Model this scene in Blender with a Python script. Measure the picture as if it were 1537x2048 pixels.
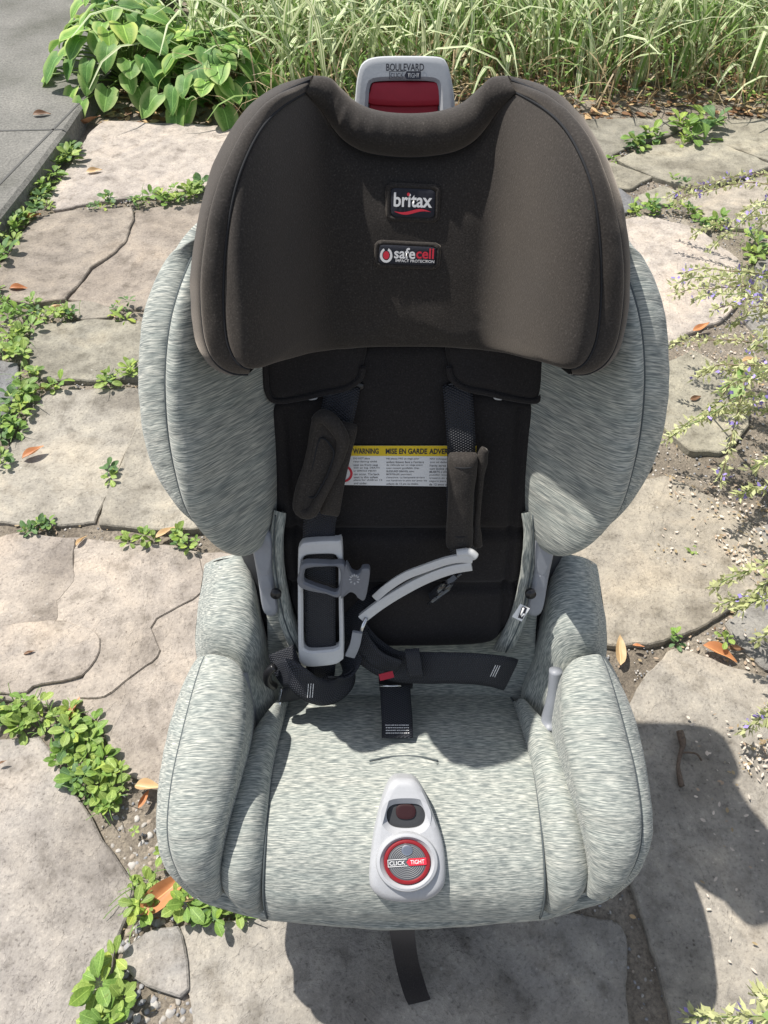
import bpy, bmesh, math, random
import numpy as np
from mathutils import Vector, Matrix, noise
random.seed(7); np.random.seed(7)
sc = bpy.context.scene
for o in list(bpy.data.objects): bpy.data.objects.remove(o)
R = math.radians
# ---------- camera ----------
cd = bpy.data.cameras.new('camera'); cam = bpy.data.objects.new('camera', cd); sc.collection.objects.link(cam)
cam.location = (0, 0, 1.15); cam.rotation_euler = (R(40), 0, 0)
cd.sensor_fit = 'VERTICAL'; cd.sensor_height = 24; cd.lens = 24*1518/2048; cd.clip_start = .02; cd.clip_end = 500
sc.camera = cam
# ---------- sky and sun ----------
SUN_DIR = Vector((-.45, .30, 1.0)).normalized()
w = bpy.data.worlds.new('World'); sc.world = w; w.use_nodes = True
nt = w.node_tree; bg = nt.nodes['Background']; sky = nt.nodes.new('ShaderNodeTexSky')
sky.sky_type = 'NISHITA'; sky.sun_disc = False
sky.sun_elevation = math.asin(SUN_DIR.z); sky.sun_rotation = math.atan2(SUN_DIR.x, SUN_DIR.y)
hs_ = nt.nodes.new('ShaderNodeHueSaturation'); hs_.inputs['Saturation'].default_value = .5
nt.links.new(sky.outputs[0], hs_.inputs['Color']); nt.links.new(hs_.outputs[0], bg.inputs[0]); bg.inputs[1].default_value = .12
sl = bpy.data.lights.new('sun', 'SUN'); sl.energy = 4.8; sl.angle = R(.55); sl.color = (1, .948, .872)
so = bpy.data.objects.new('sun', sl); sc.collection.objects.link(so)
so.rotation_euler = SUN_DIR.to_track_quat('Z', 'Y').to_euler(); so.location = (-3, 1, 6)
sc.view_settings.view_transform = 'Standard'; sc.view_settings.look = 'None'
sc.view_settings.gamma = 1; sc.view_settings.exposure = 0.43; sc.view_settings.use_curve_mapping = False
# ---------- seat frames (metres; seat-local x, depth y, height z) ----------
ALPHA = math.radians(22)
class Frame:
    def __init__(s, O, A, B, N):
        s.O, s.A, s.B, s.N = [np.array(v, float) for v in (O, A, B, N)]
    def pt(s, a, b, n): return s.O + a*s.A + b*s.B + n*s.N
BACK = Frame((0, .437, .27), (1,0,0), (0, math.sin(ALPHA), math.cos(ALPHA)), (0, -math.cos(ALPHA), math.sin(ALPHA)))
_g = math.radians(27)
DIAL = Frame((0, .25, .318), (1,0,0), (0, math.cos(_g), math.sin(_g)), (0, -math.sin(_g), math.cos(_g)))
def sstep(x, a, b):
    t = min(1, max(0, (x-a)/(b-a))); return t*t*(3-2*t)
def head_n(x, s):            # headrest front face: recessed middle, wings coming forward
    ax = abs(x)
    w = sstep(ax, .062, .130)
    return .046 + .125*w - .012*sstep(s, .56, .68) - .010*(1-sstep(s, .40, .46))
def wing_n(x, s):            # torso wing: from the back panel out to the padded rim
    ax = abs(x)
    return .014 + .118*sstep(ax, .118, .205) + .012*math.sin(max(0,min(1,(s-.2)/.35))*math.pi) - .05*max(0, ax-.205)
def pad_n(x, s): return .012 + .10*max(0, abs(x)-.10)**1.5
def flap_n(x, s): return .031 + .10*max(0, abs(x)-.10)**1.5
PC = [(.470,.256),(.42,.275),(.38,.293),(.34,.308),(.30,.318),(.27,.320),(.24,.313),(.215,.297),(.198,.272),(.188,.24),(.186,.205)]
PB = [(.455,.275),(.42,.290),(.38,.304),(.34,.314),(.30,.321),(.27,.320),(.24,.310),(.218,.290),(.205,.262),(.200,.235),(.200,.205)]
PA = [(.44,.404),(.42,.405),(.38,.399),(.33,.386),(.28,.370),(.245,.350),(.22,.320),(.205,.28),(.200,.24),(.203,.20)]
PO = [(.47,.345),(.42,.350),(.38,.347),(.33,.338),(.28,.322),(.245,.304),(.22,.28),(.207,.25),(.203,.225),(.205,.19)]
PL = [(.30,.27),(.26,.262),(.23,.25),(.212,.235),(.203,.22),(.200,.205),(.200,.19)]
D = {'arm_in': [(-0.1861, 0.4116, 0.4042), (-0.1747, 0.3981, 0.4023), (-0.169, 0.3693, 0.3966), (-0.1679, 0.3334, 0.387), (-0.1732, 0.2937, 0.3751), (-0.181, 0.2579, 0.3591), (-0.1864, 0.2348, 0.3402), (-0.19, 0.2174, 0.3151), (-0.1898, 0.206, 0.2837)],
 'arm_seam': [(-0.2189, 0.4172, 0.4047), (-0.2224, 0.4037, 0.4031), (-0.2275, 0.3737, 0.3976), (-0.2336, 0.3334, 0.387), (-0.2386, 0.2937, 0.3751), (-0.2404, 0.2564, 0.3582), (-0.2379, 0.233, 0.3383), (-0.2294, 0.2157, 0.3116), (-0.2147, 0.2048, 0.2791)],
 'arm_sil': [(-0.2427, 0.4422, 0.3483), (-0.2473, 0.4267, 0.3497), (-0.2545, 0.3922, 0.3486), (-0.2603, 0.3509, 0.3425), (-0.2622, 0.3064, 0.3313), (-0.2612, 0.2691, 0.3174), (-0.2552, 0.243, 0.3026), (-0.2424, 0.2222, 0.283), (-0.2248, 0.2082, 0.2539)],
 'badge1': [(-0.0155, 0.5941), (0.0222, 0.5926), (0.0222, 0.5694), (-0.0153, 0.5706)],
 'badge2': [(-0.0251, 0.549), (0.0247, 0.5466), (0.0237, 0.5307), (-0.0263, 0.5324)],
 'band_bot': [(-0.2516, 0.2307, 0.2504), (-0.2251, 0.2104, 0.2332), (-0.1985, 0.2038, 0.222), (-0.1728, 0.2001, 0.2064), (-0.1411, 0.2, 0.19)],
 'band_top': [(-0.2461, 0.2315, 0.2508), (-0.2249, 0.2152, 0.2385), (-0.1996, 0.2137, 0.2368), (-0.1701, 0.2081, 0.23), (-0.1522, 0.2005, 0.2095)],
 'bar_low': [(-0.045, 0.4515, 0.4288), (-0.0262, 0.4541, 0.4511), (-0.0043, 0.4564, 0.4729), (0.022, 0.4587, 0.4947), (0.0475, 0.459, 0.5113), (0.0688, 0.4594, 0.5178)],
 'bar_top': [(-0.0304, 0.4589, 0.4576), (-0.0176, 0.4599, 0.4763), (0.0011, 0.4613, 0.4956), (0.0217, 0.4608, 0.5106), (0.042, 0.4613, 0.5222), (0.0561, 0.461, 0.5269), (0.0693, 0.4608, 0.5263)],
 'bol_in': [(-0.1396, 0.4209, 0.2896), (-0.1411, 0.4013, 0.297), (-0.1433, 0.362, 0.3089), (-0.1457, 0.3173, 0.3186), (-0.1454, 0.2685, 0.3197), (-0.1464, 0.2325, 0.305), (-0.1482, 0.2151, 0.2856), (-0.1491, 0.2072, 0.2684), (-0.1494, 0.2014, 0.2466)],
 'bol_out': [(-0.151, 0.3993, 0.2977), (-0.1619, 0.3891, 0.3011), (-0.1738, 0.365, 0.3082), (-0.1822, 0.3266, 0.3168), (-0.1877, 0.2787, 0.3212), (-0.1925, 0.2427, 0.3114), (-0.1943, 0.2242, 0.2974), (-0.1902, 0.2128, 0.2815), (-0.1761, 0.2034, 0.2566)],
 'bracket': [(-0.1627, 0.4839, 0.5196), (-0.1552, 0.4866, 0.5263), (-0.1433, 0.4862, 0.5252), (-0.1404, 0.4805, 0.5111), (-0.1432, 0.471, 0.4743), (-0.1409, 0.4565, 0.425), (-0.1559, 0.4512, 0.4252), (-0.16, 0.4628, 0.4673)],
 'buckle': [(-0.0079, 0.4388, 0.318), (-0.0066, 0.4216, 0.318)],
 'button': [(-0.0192, 0.4126, 0.376), (-0.0175, 0.4066, 0.372)],
 'cat': 0,
 'clip_emb': [(-0.0521, 0.2145), (-0.052, 0.2208)],
 'clip_in': [(-0.1044, 0.222), (-0.1015, 0.2263), (-0.0878, 0.2282), (-0.068, 0.2263), (-0.0702, 0.1981), (-0.0839, 0.2006), (-0.0984, 0.2064), (-0.1055, 0.2114)],
 'clip_male': [(-0.0616, 0.23), (-0.058, 0.2294), (-0.055, 0.2226), (-0.0493, 0.2201), (-0.045, 0.2239), (-0.0439, 0.227), (-0.0361, 0.2263), (-0.037, 0.2101), (-0.0417, 0.1878), (-0.0486, 0.1898), (-0.0517, 0.1949), (-0.0569, 0.1975), (-0.063, 0.1923), (-0.0673, 0.1917)],
 'clip_out': [(-0.1092, 0.2282), (-0.1052, 0.2331), (-0.0968, 0.2343), (-0.0771, 0.2331), (-0.0616, 0.23), (-0.0672, 0.1923), (-0.0842, 0.1949), (-0.101, 0.1987), (-0.1103, 0.2032), (-0.1129, 0.2114), (-0.1103, 0.2195)],
 'concrete': [(-1.4078, 0.953), (-1.0806, 2.0096), (-1.0606, 2.2495), (-1.0435, 2.5487), (-1.0319, 2.9383), (-0.9888, 3.2811), (-0.9836, 3.6473), (-0.9584, 3.9714), (-0.8944, 4.4209)],
 'concrete_joint': [(-1.256, 2.5487), (-1.0465, 2.5598), (-1.1485, 2.2184), (-1.0368, 2.8854), (-1.1405, 2.1939), (-1.0824, 2.571)],
 'conn': [(0.0589, 0.4837, 0.4657), (0.0509, 0.4798, 0.456), (0.0402, 0.4764, 0.4423), (0.0327, 0.4747, 0.4327)],
 'crotch': [(-0.0078, 0.4265, 0.325), (-0.0071, 0.4054, 0.322), (-0.0058, 0.3813, 0.32), (-0.0057, 0.3612, 0.316)],
 'cush_l': [(-0.1365, 0.4402, 0.2671), (-0.1433, 0.4135, 0.2778), (-0.145, 0.366, 0.2987), (-0.1465, 0.3194, 0.3138), (-0.1454, 0.2685, 0.3199), (-0.1458, 0.2312, 0.3088), (-0.1469, 0.2073, 0.288), (-0.147, 0.1954, 0.2661), (-0.1457, 0.1896, 0.2475)],
 'dial_c': [(0.0026, -0.019), (0.0026, 0.0015), (0.0256, -0.019)],
 'dial_out': [(0.0, 0.0619), (-0.0123, 0.0599), (-0.0213, 0.0457), (-0.0296, 0.0182), (-0.0341, -0.0064), (-0.0364, -0.0355), (-0.0327, -0.0489), (-0.0197, -0.0579), (0.0021, -0.0608), (0.0243, -0.0579), (0.0373, -0.0489), (0.0422, -0.0355), (0.0409, -0.0064), (0.0338, 0.0182), (0.0224, 0.0457), (0.0128, 0.0594)],
 'dial_slot': [(-0.018, 0.0282), (-0.0122, 0.0347), (0.0021, 0.0362), (0.0159, 0.0347), (0.0217, 0.0272), (0.0206, 0.0182), (0.0142, 0.0133), (0.0021, 0.0118), (-0.0106, 0.0133), (-0.0169, 0.0182)],
 'dry': [((-0.7364, 1.1191), 0.6, 0.05), ((-0.5774, 0.8888), 1.1, 0.03), ((-0.5007, 0.5412), 1.3, 0.045), ((-0.3018, 0.2734), 0.75, 0.085), ((-0.3544, 0.4159), -0.2, 0.045), ((-0.3589, 0.4009), 1.2, 0.03), ((0.4019, 0.651), 1.45, 0.055), ((0.574, 0.6481), -0.45, 0.062), ((0.4352, 0.6587), -0.3, 0.02), ((-1.0259, 2.0783), 0.2, 0.06), ((-0.9548, 1.7246), 0.1, 0.05), ((-0.8321, 1.6365), 0.5, 0.04),
         ((-0.9158, 2.3682), 0.3, 0.05), ((-1.0258, 2.7114), 0.4, 0.1), ((-0.4185, 0.9095), 0.7, 0.05), ((-0.2555, 0.2671), 0.3, 0.05), ((0.7015, 1.295), 0.4, 0.03), ((0.6019, 0.6558), -0.1, 0.03), ((-0.7733, 1.3291), 0.5, 0.04), ((-0.6033, 0.6461), 0.2, 0.02), ((-0.5877, 0.4545), 0.3, 0.015), ((-1.1508, 2.6646), 0.2, 0.06), ((0.8667, 1.4274), 0.3, 0.05), ((0.7818, 1.5532), 0.5, 0.05)],
 'flap': [(-0.1334, 0.456), (-0.135, 0.4269), (-0.1341, 0.4094), (-0.1266, 0.4001), (-0.1012, 0.403), (-0.0815, 0.4076), (-0.057, 0.4132), (-0.0442, 0.4227), (-0.041, 0.4341), (-0.0404, 0.4558), (-0.0787, 0.4606), (-0.1164, 0.4583)],
 'handle_in': [(-0.0363, 0.6342), (-0.0348, 0.6589), (-0.0332, 0.6697), (-0.0278, 0.6732), (0.0, 0.674), (0.0221, 0.6732), (0.0265, 0.6697), (0.0281, 0.6589), (0.0295, 0.6342)],
 'handle_out': [(-0.0489, 0.635), (-0.0468, 0.6589), (-0.044, 0.6782), (-0.0393, 0.6876), (-0.0274, 0.6918), (0.0, 0.6925), (0.0261, 0.6918), (0.0332, 0.688), (0.0374, 0.6782), (0.0419, 0.6589), (0.0435, 0.635)],
 'handle_txt': [(-0.0026, 0.6839), (-0.0193, 0.682), (0.0136, 0.682), (-0.0026, 0.6778), (-0.0167, 0.6755), (0.011, 0.6755)],
 'hang': [(-0.0017, 0.1969, 0.19), (0.0025, 0.1961, 0.1), (0.0089, 0.1784, 0.045), (0.019, 0.1518, 0.022), (0.0241, 0.1434, 0.012)],
 'head_main': [(-0.0823, 0.6635), (-0.0969, 0.6532), (-0.1089, 0.6394), (-0.1198, 0.6176), (-0.1278, 0.5945), (-0.1351, 0.5634), (-0.1403, 0.5283), (-0.1412, 0.4987), (-0.1373, 0.4825), (-0.1316, 0.4755), (-0.1253, 0.4726), (-0.1181, 0.4711), (-0.1079, 0.4691), (-0.09, 0.4615), (-0.0682, 0.4532), (-0.036, 0.4548), (0.0, 0.4553), (0.036, 0.4548), (0.0682, 0.4532), (0.09, 0.4615), (0.1079, 0.4691),
               (0.1181, 0.4711), (0.1253, 0.4726), (0.1316, 0.4755), (0.1373, 0.4825), (0.1412, 0.4987), (0.1403, 0.5283), (0.1351, 0.5634), (0.1278, 0.5945), (0.1198, 0.6176), (0.1089, 0.6394), (0.0969, 0.6532), (0.0823, 0.6635), (0.0717, 0.6504), (0.0628, 0.6373), (0.0528, 0.6278), (0.0385, 0.6207), (0.0199, 0.6174), (0.0, 0.6163), (-0.0199, 0.6174), (-0.0385, 0.6207), (-0.0528, 0.6278),
               (-0.0628, 0.6373), (-0.0717, 0.6504)],
 'head_sil': [(-0.0779, 0.6535, 0.9109), (-0.1055, 0.6397, 0.9069), (-0.1325, 0.6296, 0.8899), (-0.1494, 0.5958, 0.8707), (-0.1628, 0.5742, 0.845), (-0.173, 0.5575, 0.8111), (-0.1786, 0.5439, 0.7776), (-0.1786, 0.5305, 0.7443), (-0.1675, 0.5112, 0.7366), (-0.1524, 0.5076, 0.7276), (-0.1377, 0.5091, 0.7269)],
 'hosta': [(-0.8964, 3.1479, 0.0)],
 'hpA': [(-0.0564, 0.5413, 0.6403), (-0.0632, 0.5289, 0.615), (-0.0705, 0.5159, 0.5853), (-0.0775, 0.5016, 0.5474)],
 'hpB_out': [(-0.0841, 0.5306, 0.6485), (-0.0738, 0.5278, 0.655), (-0.062, 0.5198, 0.6404), (-0.0616, 0.5151, 0.6289), (-0.0716, 0.5042, 0.6018), (-0.0847, 0.4945, 0.5778), (-0.0949, 0.49, 0.5613), (-0.1056, 0.4945, 0.5591), (-0.1058, 0.4992, 0.5708), (-0.0951, 0.5155, 0.6111)],
 'hpR': [(0.056, 0.5195, 0.621), (0.0558, 0.5097, 0.5994), (0.0561, 0.4951, 0.5632), (0.0572, 0.4793, 0.5214)],
 'hpR_flap': [(0.0783, 0.5247, 0.6206), (0.0758, 0.5213, 0.6122), (0.0752, 0.5058, 0.5739), (0.0745, 0.4907, 0.5363), (0.0775, 0.4835, 0.5185)],
 'lap': [(-0.0585, 0.4552, 0.3951), (-0.0421, 0.4422, 0.3791), (-0.0219, 0.4314, 0.3683), (-0.0046, 0.4265, 0.3642), (0.0184, 0.4239, 0.3656), (0.0525, 0.4202, 0.3725), (0.0834, 0.4171, 0.3757), (0.1085, 0.4176, 0.3689), (0.1265, 0.4212, 0.3538)],
 'lap_fold': [(0.0056, 0.4129, 0.3812), (0.0213, 0.4122, 0.3848)],
 'layers': {'L3a': [(-0.8234, 0.8684), (-0.7018, 0.9046), (-0.5933, 0.8948), (-0.5902, 0.8613), (-0.5747, 0.7994), (-0.5956, 0.7558), (-0.5815, 0.7087), (-0.621, 0.6995), (-0.6703, 0.6894), (-0.7561, 0.6854)],
            'L3b': [(-0.5808, 0.8948), (-0.4171, 0.8756), (-0.3526, 0.859), (-0.3264, 0.7796), (-0.3489, 0.7558), (-0.41, 0.7231), (-0.4128, 0.7015), (-0.3828, 0.6587), (-0.3923, 0.6328), (-0.4221, 0.6093), (-0.4594, 0.5756), (-0.4988, 0.5684), (-0.5093, 0.59), (-0.503, 0.601), (-0.4878, 0.6347), (-0.4914, 0.6745), (-0.5108, 0.6934), (-0.5765, 0.7066), (-0.5914, 0.7536), (-0.5693, 0.7961),
                    (-0.5864, 0.8649)],
            'L3c': [(-0.7554, 0.6834), (-0.6716, 0.6934), (-0.6219, 0.7025), (-0.5701, 0.7056), (-0.5143, 0.6934), (-0.4951, 0.6754), (-0.4917, 0.6366), (-0.5062, 0.6037), (-0.5265, 0.5982), (-0.5832, 0.59), (-0.5888, 0.5756), (-0.721, 0.59)]},
 'lever': [(-0.1714, 0.4109, 0.385), (-0.1709, 0.3917, 0.35), (-0.169, 0.379, 0.325), (-0.1693, 0.3661, 0.32)],
 'litter': [([(0.5823, 1.0787), (0.7499, 1.0506), (0.7333, 0.8828), (0.5728, 0.9964)], 150), ([(0.625, 0.8948), (0.7617, 0.9701), (0.6926, 0.7579), (0.6612, 0.8242)], 160), ([(0.5595, 0.4866), (0.607, 0.4948), (0.5838, 0.4235), (0.5398, 0.4467)], 60), ([(0.4836, 0.5283), (0.6292, 0.5631), (0.5482, 0.3297), (0.4587, 0.4009)], 45),
            ([(0.6932, 1.4938), (0.9648, 1.5943), (0.8899, 1.364), (0.7269, 1.4367)], 110), ([(0.5154, 0.9194), (0.6755, 0.9701), (0.6578, 0.8129), (0.4965, 0.8357)], 35), ([(0.4737, 0.4009), (0.5863, 0.4312), (0.4937, 0.1465), (0.4208, 0.203)], 22), ([(0.4975, 0.6854), (0.6527, 0.7367), (0.647, 0.6177), (0.5222, 0.6461)], 60),
            ([(0.7766, 1.1368), (0.8934, 1.1669), (0.8107, 0.9319), (0.725, 0.9701)], 90)],
 'loop1': [(-0.0128, 0.4768, 0.4486), (-0.0353, 0.4713, 0.4349), (-0.0528, 0.4623, 0.4127), (-0.0608, 0.4518, 0.392), (-0.0591, 0.439, 0.371), (-0.0672, 0.4226, 0.3572), (-0.0919, 0.4098, 0.3414)],
 'loop2': [(-0.0512, 0.4484, 0.3998), (-0.0415, 0.4368, 0.3897), (-0.0274, 0.427, 0.3787), (-0.0046, 0.4229, 0.3686)],
 'low_back_l': [(-0.1463, 0.478, 0.3821), (-0.1449, 0.4614, 0.341), (-0.1443, 0.4486, 0.3148), (-0.1443, 0.4296, 0.2836)],
 'mess1': [(-0.1399, 0.4418, 0.3753), (-0.131, 0.4215, 0.3652), (-0.1201, 0.4096, 0.3491), (-0.1302, 0.4106, 0.3114)],
 'mess2': [(-0.1431, 0.4188, 0.3584), (-0.1256, 0.411, 0.3791), (-0.1063, 0.3998, 0.3647), (-0.0853, 0.403, 0.346), (-0.0686, 0.4132, 0.3446), (-0.0557, 0.4305, 0.3606)],
 'pad': [(-0.1331, 0.3737), (-0.1304, 0.3886), (-0.123, 0.3949), (-0.0836, 0.4021), (-0.0545, 0.4103), (-0.0452, 0.4231), (-0.0425, 0.4505), (0.0425, 0.4505), (0.0452, 0.4231), (0.0545, 0.4103), (0.0836, 0.4021), (0.123, 0.3949), (0.1304, 0.3886), (0.1331, 0.3737), (0.132, 0.2827), (0.131, 0.201), (0.1259, 0.1431), (0.1157, 0.1123), (0.093, 0.0954), (0.0, 0.0917), (-0.0908, 0.0932),
         (-0.1118, 0.1094), (-0.123, 0.1431), (-0.1304, 0.201), (-0.1352, 0.2828)],
 'plate_in': [(-0.1072, 0.2287), (-0.1047, 0.2349), (-0.0988, 0.2374), (-0.0756, 0.238), (-0.0705, 0.2343), (-0.0693, 0.2256), (-0.0703, 0.1743), (-0.0712, 0.1227), (-0.0738, 0.115), (-0.0812, 0.1121), (-0.1034, 0.11), (-0.1099, 0.1136), (-0.1117, 0.1213), (-0.1095, 0.1743)],
 'plate_out': [(-0.1114, 0.238), (-0.1092, 0.2477), (-0.102, 0.2532), (-0.0707, 0.255), (-0.0647, 0.249), (-0.0657, 0.1809), (-0.0662, 0.1072), (-0.0706, 0.0957), (-0.0799, 0.0907), (-0.1063, 0.0878), (-0.1152, 0.0928), (-0.1179, 0.1043), (-0.115, 0.1743)],
 'quilt1': 0.2481,
 'quilt2': 0.178,
 'rear_rows': [[(-0.2494, 0.4553, 0.315), (-0.2211, 0.4327, 0.366), (-0.193, 0.421, 0.372), (-0.1817, 0.4016, 0.34), (-0.1755, 0.3815, 0.295)], [(-0.2536, 0.4822, 0.335), (-0.2185, 0.4558, 0.405), (-0.1759, 0.4445, 0.402), (-0.1619, 0.4351, 0.34), (-0.1508, 0.4051, 0.285)],
               [(-0.2505, 0.534, 0.36), (-0.2138, 0.5054, 0.423), (-0.1741, 0.4893, 0.418), (-0.1626, 0.4685, 0.35), (-0.1494, 0.4269, 0.285)], [(-0.2468, 0.5632, 0.375), (-0.2096, 0.5327, 0.43), (-0.1833, 0.5327, 0.425), (-0.1744, 0.5104, 0.37), (-0.1576, 0.4635, 0.3)]],
 'rod': [(-0.0407, 0.4476, 0.4351), (-0.0483, 0.4365, 0.4155)],
 'roll_bot': [(-0.0823, 0.6323, 0.9067), (-0.0717, 0.6447, 0.8876), (-0.0628, 0.6447, 0.8735), (-0.0528, 0.6399, 0.8651), (-0.0385, 0.6363, 0.859), (-0.0199, 0.6345, 0.8561), (0.0, 0.634, 0.8551), (0.0199, 0.6345, 0.8561), (0.0385, 0.6363, 0.859), (0.0528, 0.6399, 0.8651), (0.0628, 0.6447, 0.8735), (0.0717, 0.6447, 0.8876), (0.0823, 0.6323, 0.9067)],
 'roll_top': [(-0.0778, 0.6528, 0.9108), (-0.0652, 0.6561, 0.9085), (-0.0549, 0.655, 0.9003), (-0.042, 0.6531, 0.8903), (-0.0237, 0.651, 0.885), (0.0, 0.6521, 0.8826), (0.0237, 0.651, 0.885), (0.042, 0.6531, 0.8903), (0.0549, 0.655, 0.9003), (0.0652, 0.6561, 0.9085), (0.0778, 0.6528, 0.9108)],
 'seam1': [(-0.0823, 0.6323, 0.9067), (-0.0969, 0.5921, 0.9118), (-0.1089, 0.5563, 0.9114), (-0.1198, 0.5258, 0.9003), (-0.1278, 0.5074, 0.8827), (-0.1351, 0.4932, 0.8549), (-0.1403, 0.4801, 0.8224), (-0.1412, 0.469, 0.7949), (-0.1373, 0.4629, 0.78), (-0.1316, 0.4603, 0.7734), (-0.1253, 0.4608, 0.7701)],
 'seam2': [(-0.08, 0.6485, 0.9094), (-0.101, 0.6078, 0.9133), (-0.1173, 0.5704, 0.9088), (-0.1314, 0.5383, 0.894), (-0.144, 0.5178, 0.8711), (-0.1534, 0.5038, 0.8437), (-0.1591, 0.4916, 0.8135), (-0.1592, 0.4801, 0.7852), (-0.1532, 0.4734, 0.7686), (-0.1408, 0.4702, 0.7607), (-0.1286, 0.4713, 0.7588)],
 'side_a': [(-0.1365, 0.514, 0.5407), (-0.1438, 0.5004, 0.5069), (-0.1451, 0.4851, 0.4638), (-0.1427, 0.4669, 0.4107), (-0.1341, 0.454, 0.3655)],
 'side_b': [(-0.1321, 0.5213, 0.532), (-0.1333, 0.5075, 0.4978), (-0.132, 0.4919, 0.454), (-0.1252, 0.4741, 0.3992), (-0.1093, 0.459, 0.3511)],
 'slit': [(-0.0374, 0.336, 0.3092), (-0.0159, 0.341, 0.3077), (0.0011, 0.342, 0.3074), (0.0211, 0.341, 0.3077), (0.0397, 0.336, 0.3092)],
 'sprays': [((0.7913, 1.9902, 0.1), (1.1861, 1.6365, 0.0)), ((0.7543, 1.9408, 0.14), (1.2656, 1.7706, 0.0)), ((0.7871, 1.7876, 0.12), (1.1858, 1.7706, 0.0)), ((0.7808, 1.6505, 0.16), (1.1257, 1.6799, 0.0)), ((0.6155, 1.4131, 0.22), (1.016, 1.2618, 0.0)), ((0.6447, 1.4505, 0.17), (1.0145, 1.2294, 0.0)), ((0.6283, 1.3147, 0.25), (0.9913, 1.1978, 0.0)),
            ((0.6812, 1.3234, 0.22), (0.9579, 1.1669, 0.0)), ((0.6262, 1.3977, 0.26), (1.0192, 1.2135, 0.0)), ((0.7122, 1.2999, 0.2), (0.9253, 1.1368, 0.0)), ((0.6757, 1.3395, 0.28), (0.9678, 1.1368, 0.0)), ((0.6793, 1.2417, 0.3), (0.9508, 1.093, 0.0)), ((0.6148, 1.3249, 0.13), (0.955, 1.0506, 0.0)), ((0.6139, 1.158, 0.18), (0.9135, 0.9964, 0.0)), ((0.6086, 1.1321, 0.22), (0.9288, 1.0097, 0.0)),
            ((0.6007, 1.0401, 0.25), (0.8692, 0.9319, 0.0)), ((0.6413, 1.0204, 0.22), (0.859, 0.9572, 0.0)), ((0.6408, 1.0319, 0.28), (0.9085, 0.9832, 0.0)), ((0.6325, 1.1011, 0.12), (0.8594, 0.9319, 0.0)), ((0.5558, 1.0655, 0.1), (0.9345, 1.0506, 0.0)), ((0.5798, 1.1, 0.08), (0.9717, 1.093, 0.0)), ((0.6166, 0.941, 0.12), (0.7217, 1.2455, 0.0)), ((0.6267, 0.8911, 0.2), (0.856, 0.8473, 0.0)),
            ((0.6423, 0.9043, 0.12), (0.8278, 0.8473, 0.0)), ((0.5471, 0.7168, 0.1), (0.7821, 0.6558, 0.0)), ((0.5603, 0.6952, 0.08), (0.7945, 0.6656, 0.0)), ((0.5576, 0.647, 0.14), (0.771, 0.6271, 0.0)), ((0.5694, 0.6575, 0.18), (0.7993, 0.6558, 0.0)), ((0.5831, 0.605, 0.12), (0.7627, 0.5631, 0.0)), ((0.6514, 1.0898, 0.3), (0.955, 1.0506, 0.0)), ((0.6877, 1.1481, 0.3), (0.989, 1.1368, 0.0)),
            ((0.8802, 1.6711, 0.2), (1.239, 1.7706, 0.0)), ((0.911, 1.8319, 0.15), (1.2632, 1.8669, 0.0)), ((0.55, 0.4892, 0.05), (0.7075, 0.4624, 0.0)), ((0.3812, 0.1255, 0.02), (0.5312, 0.069, 0.0)), ((0.4448, 0.1414, 0.08), (0.5737, 0.0839, 0.0))],
 'stones': {'A': [(-0.9806, 2.7392), (-0.7609, 2.7272), (-0.5149, 2.7035), (-0.4538, 2.281), (-0.5698, 2.281), (-0.6688, 2.2312), (-0.837, 2.2007), (-0.9792, 2.1414), (-1.0213, 2.1947), (-1.0039, 2.4016), (-1.0016, 2.6151)],
            'B1': [(-1.029, 1.9745), (-1.0259, 2.0783), (-0.93, 2.1239), (-0.7485, 2.1472), (-0.738, 2.0839), (-0.7321, 1.964), (-0.7686, 1.8793), (-0.7967, 1.8374), (-0.8136, 1.736), (-0.8239, 1.6865), (-0.9106, 1.6646), (-0.9984, 1.6976), (-1.0415, 1.8301)],
            'B2': [(-0.7404, 2.1443), (-0.4514, 2.2007), (-0.3884, 1.7021), (-0.5987, 1.6472), (-0.696, 1.6537), (-0.7666, 1.6799), (-0.8155, 1.6887), (-0.8057, 1.736), (-0.7895, 1.8301), (-0.7613, 1.8719), (-0.7253, 1.9587), (-0.7309, 2.0783)],
            'B3': [(-0.8147, 1.6667), (-0.7574, 1.6689), (-0.6897, 1.6429), (-0.6978, 1.6068), (-0.7592, 1.6005)],
            'C': [(-0.8675, 1.5292), (-0.8596, 1.5695), (-0.7383, 1.5922), (-0.635, 1.5901), (-0.5467, 1.5736), (-0.5104, 1.3782), (-0.6596, 1.3693), (-0.7849, 1.3693), (-0.8323, 1.4274)],
            'D': [(-0.7843, 1.2585), (-0.7723, 1.3256), (-0.6745, 1.336), (-0.5549, 1.3343), (-0.5418, 1.2487), (-0.5529, 1.1002), (-0.5648, 0.9964), (-0.5678, 0.9394), (-0.6448, 0.942), (-0.7227, 0.9407), (-0.8189, 0.9637), (-0.8494, 1.0506), (-0.7921, 1.122)],
            'E': [(-0.5401, 1.295), (-0.3958, 1.3119), (-0.2813, 0.9319), (-0.4115, 0.9244), (-0.5542, 0.9319), (-0.5545, 0.9911), (-0.5425, 1.1002)],
            'F': [(-0.8433, 0.8708), (-0.7352, 0.8888), (-0.6985, 0.9095), (-0.585, 0.8997), (-0.5436, 0.8876), (-0.4179, 0.8804), (-0.3486, 0.8637), (-0.1402, 0.859), (-0.1143, 0.4467), (-0.2268, 0.4235), (-0.3381, 0.4296), (-0.4128, 0.4467), (-0.4329, 0.4866), (-0.4551, 0.53), (-0.5036, 0.5525), (-0.5788, 0.5587), (-0.6315, 0.5702), (-0.7342, 0.5809)],
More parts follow.
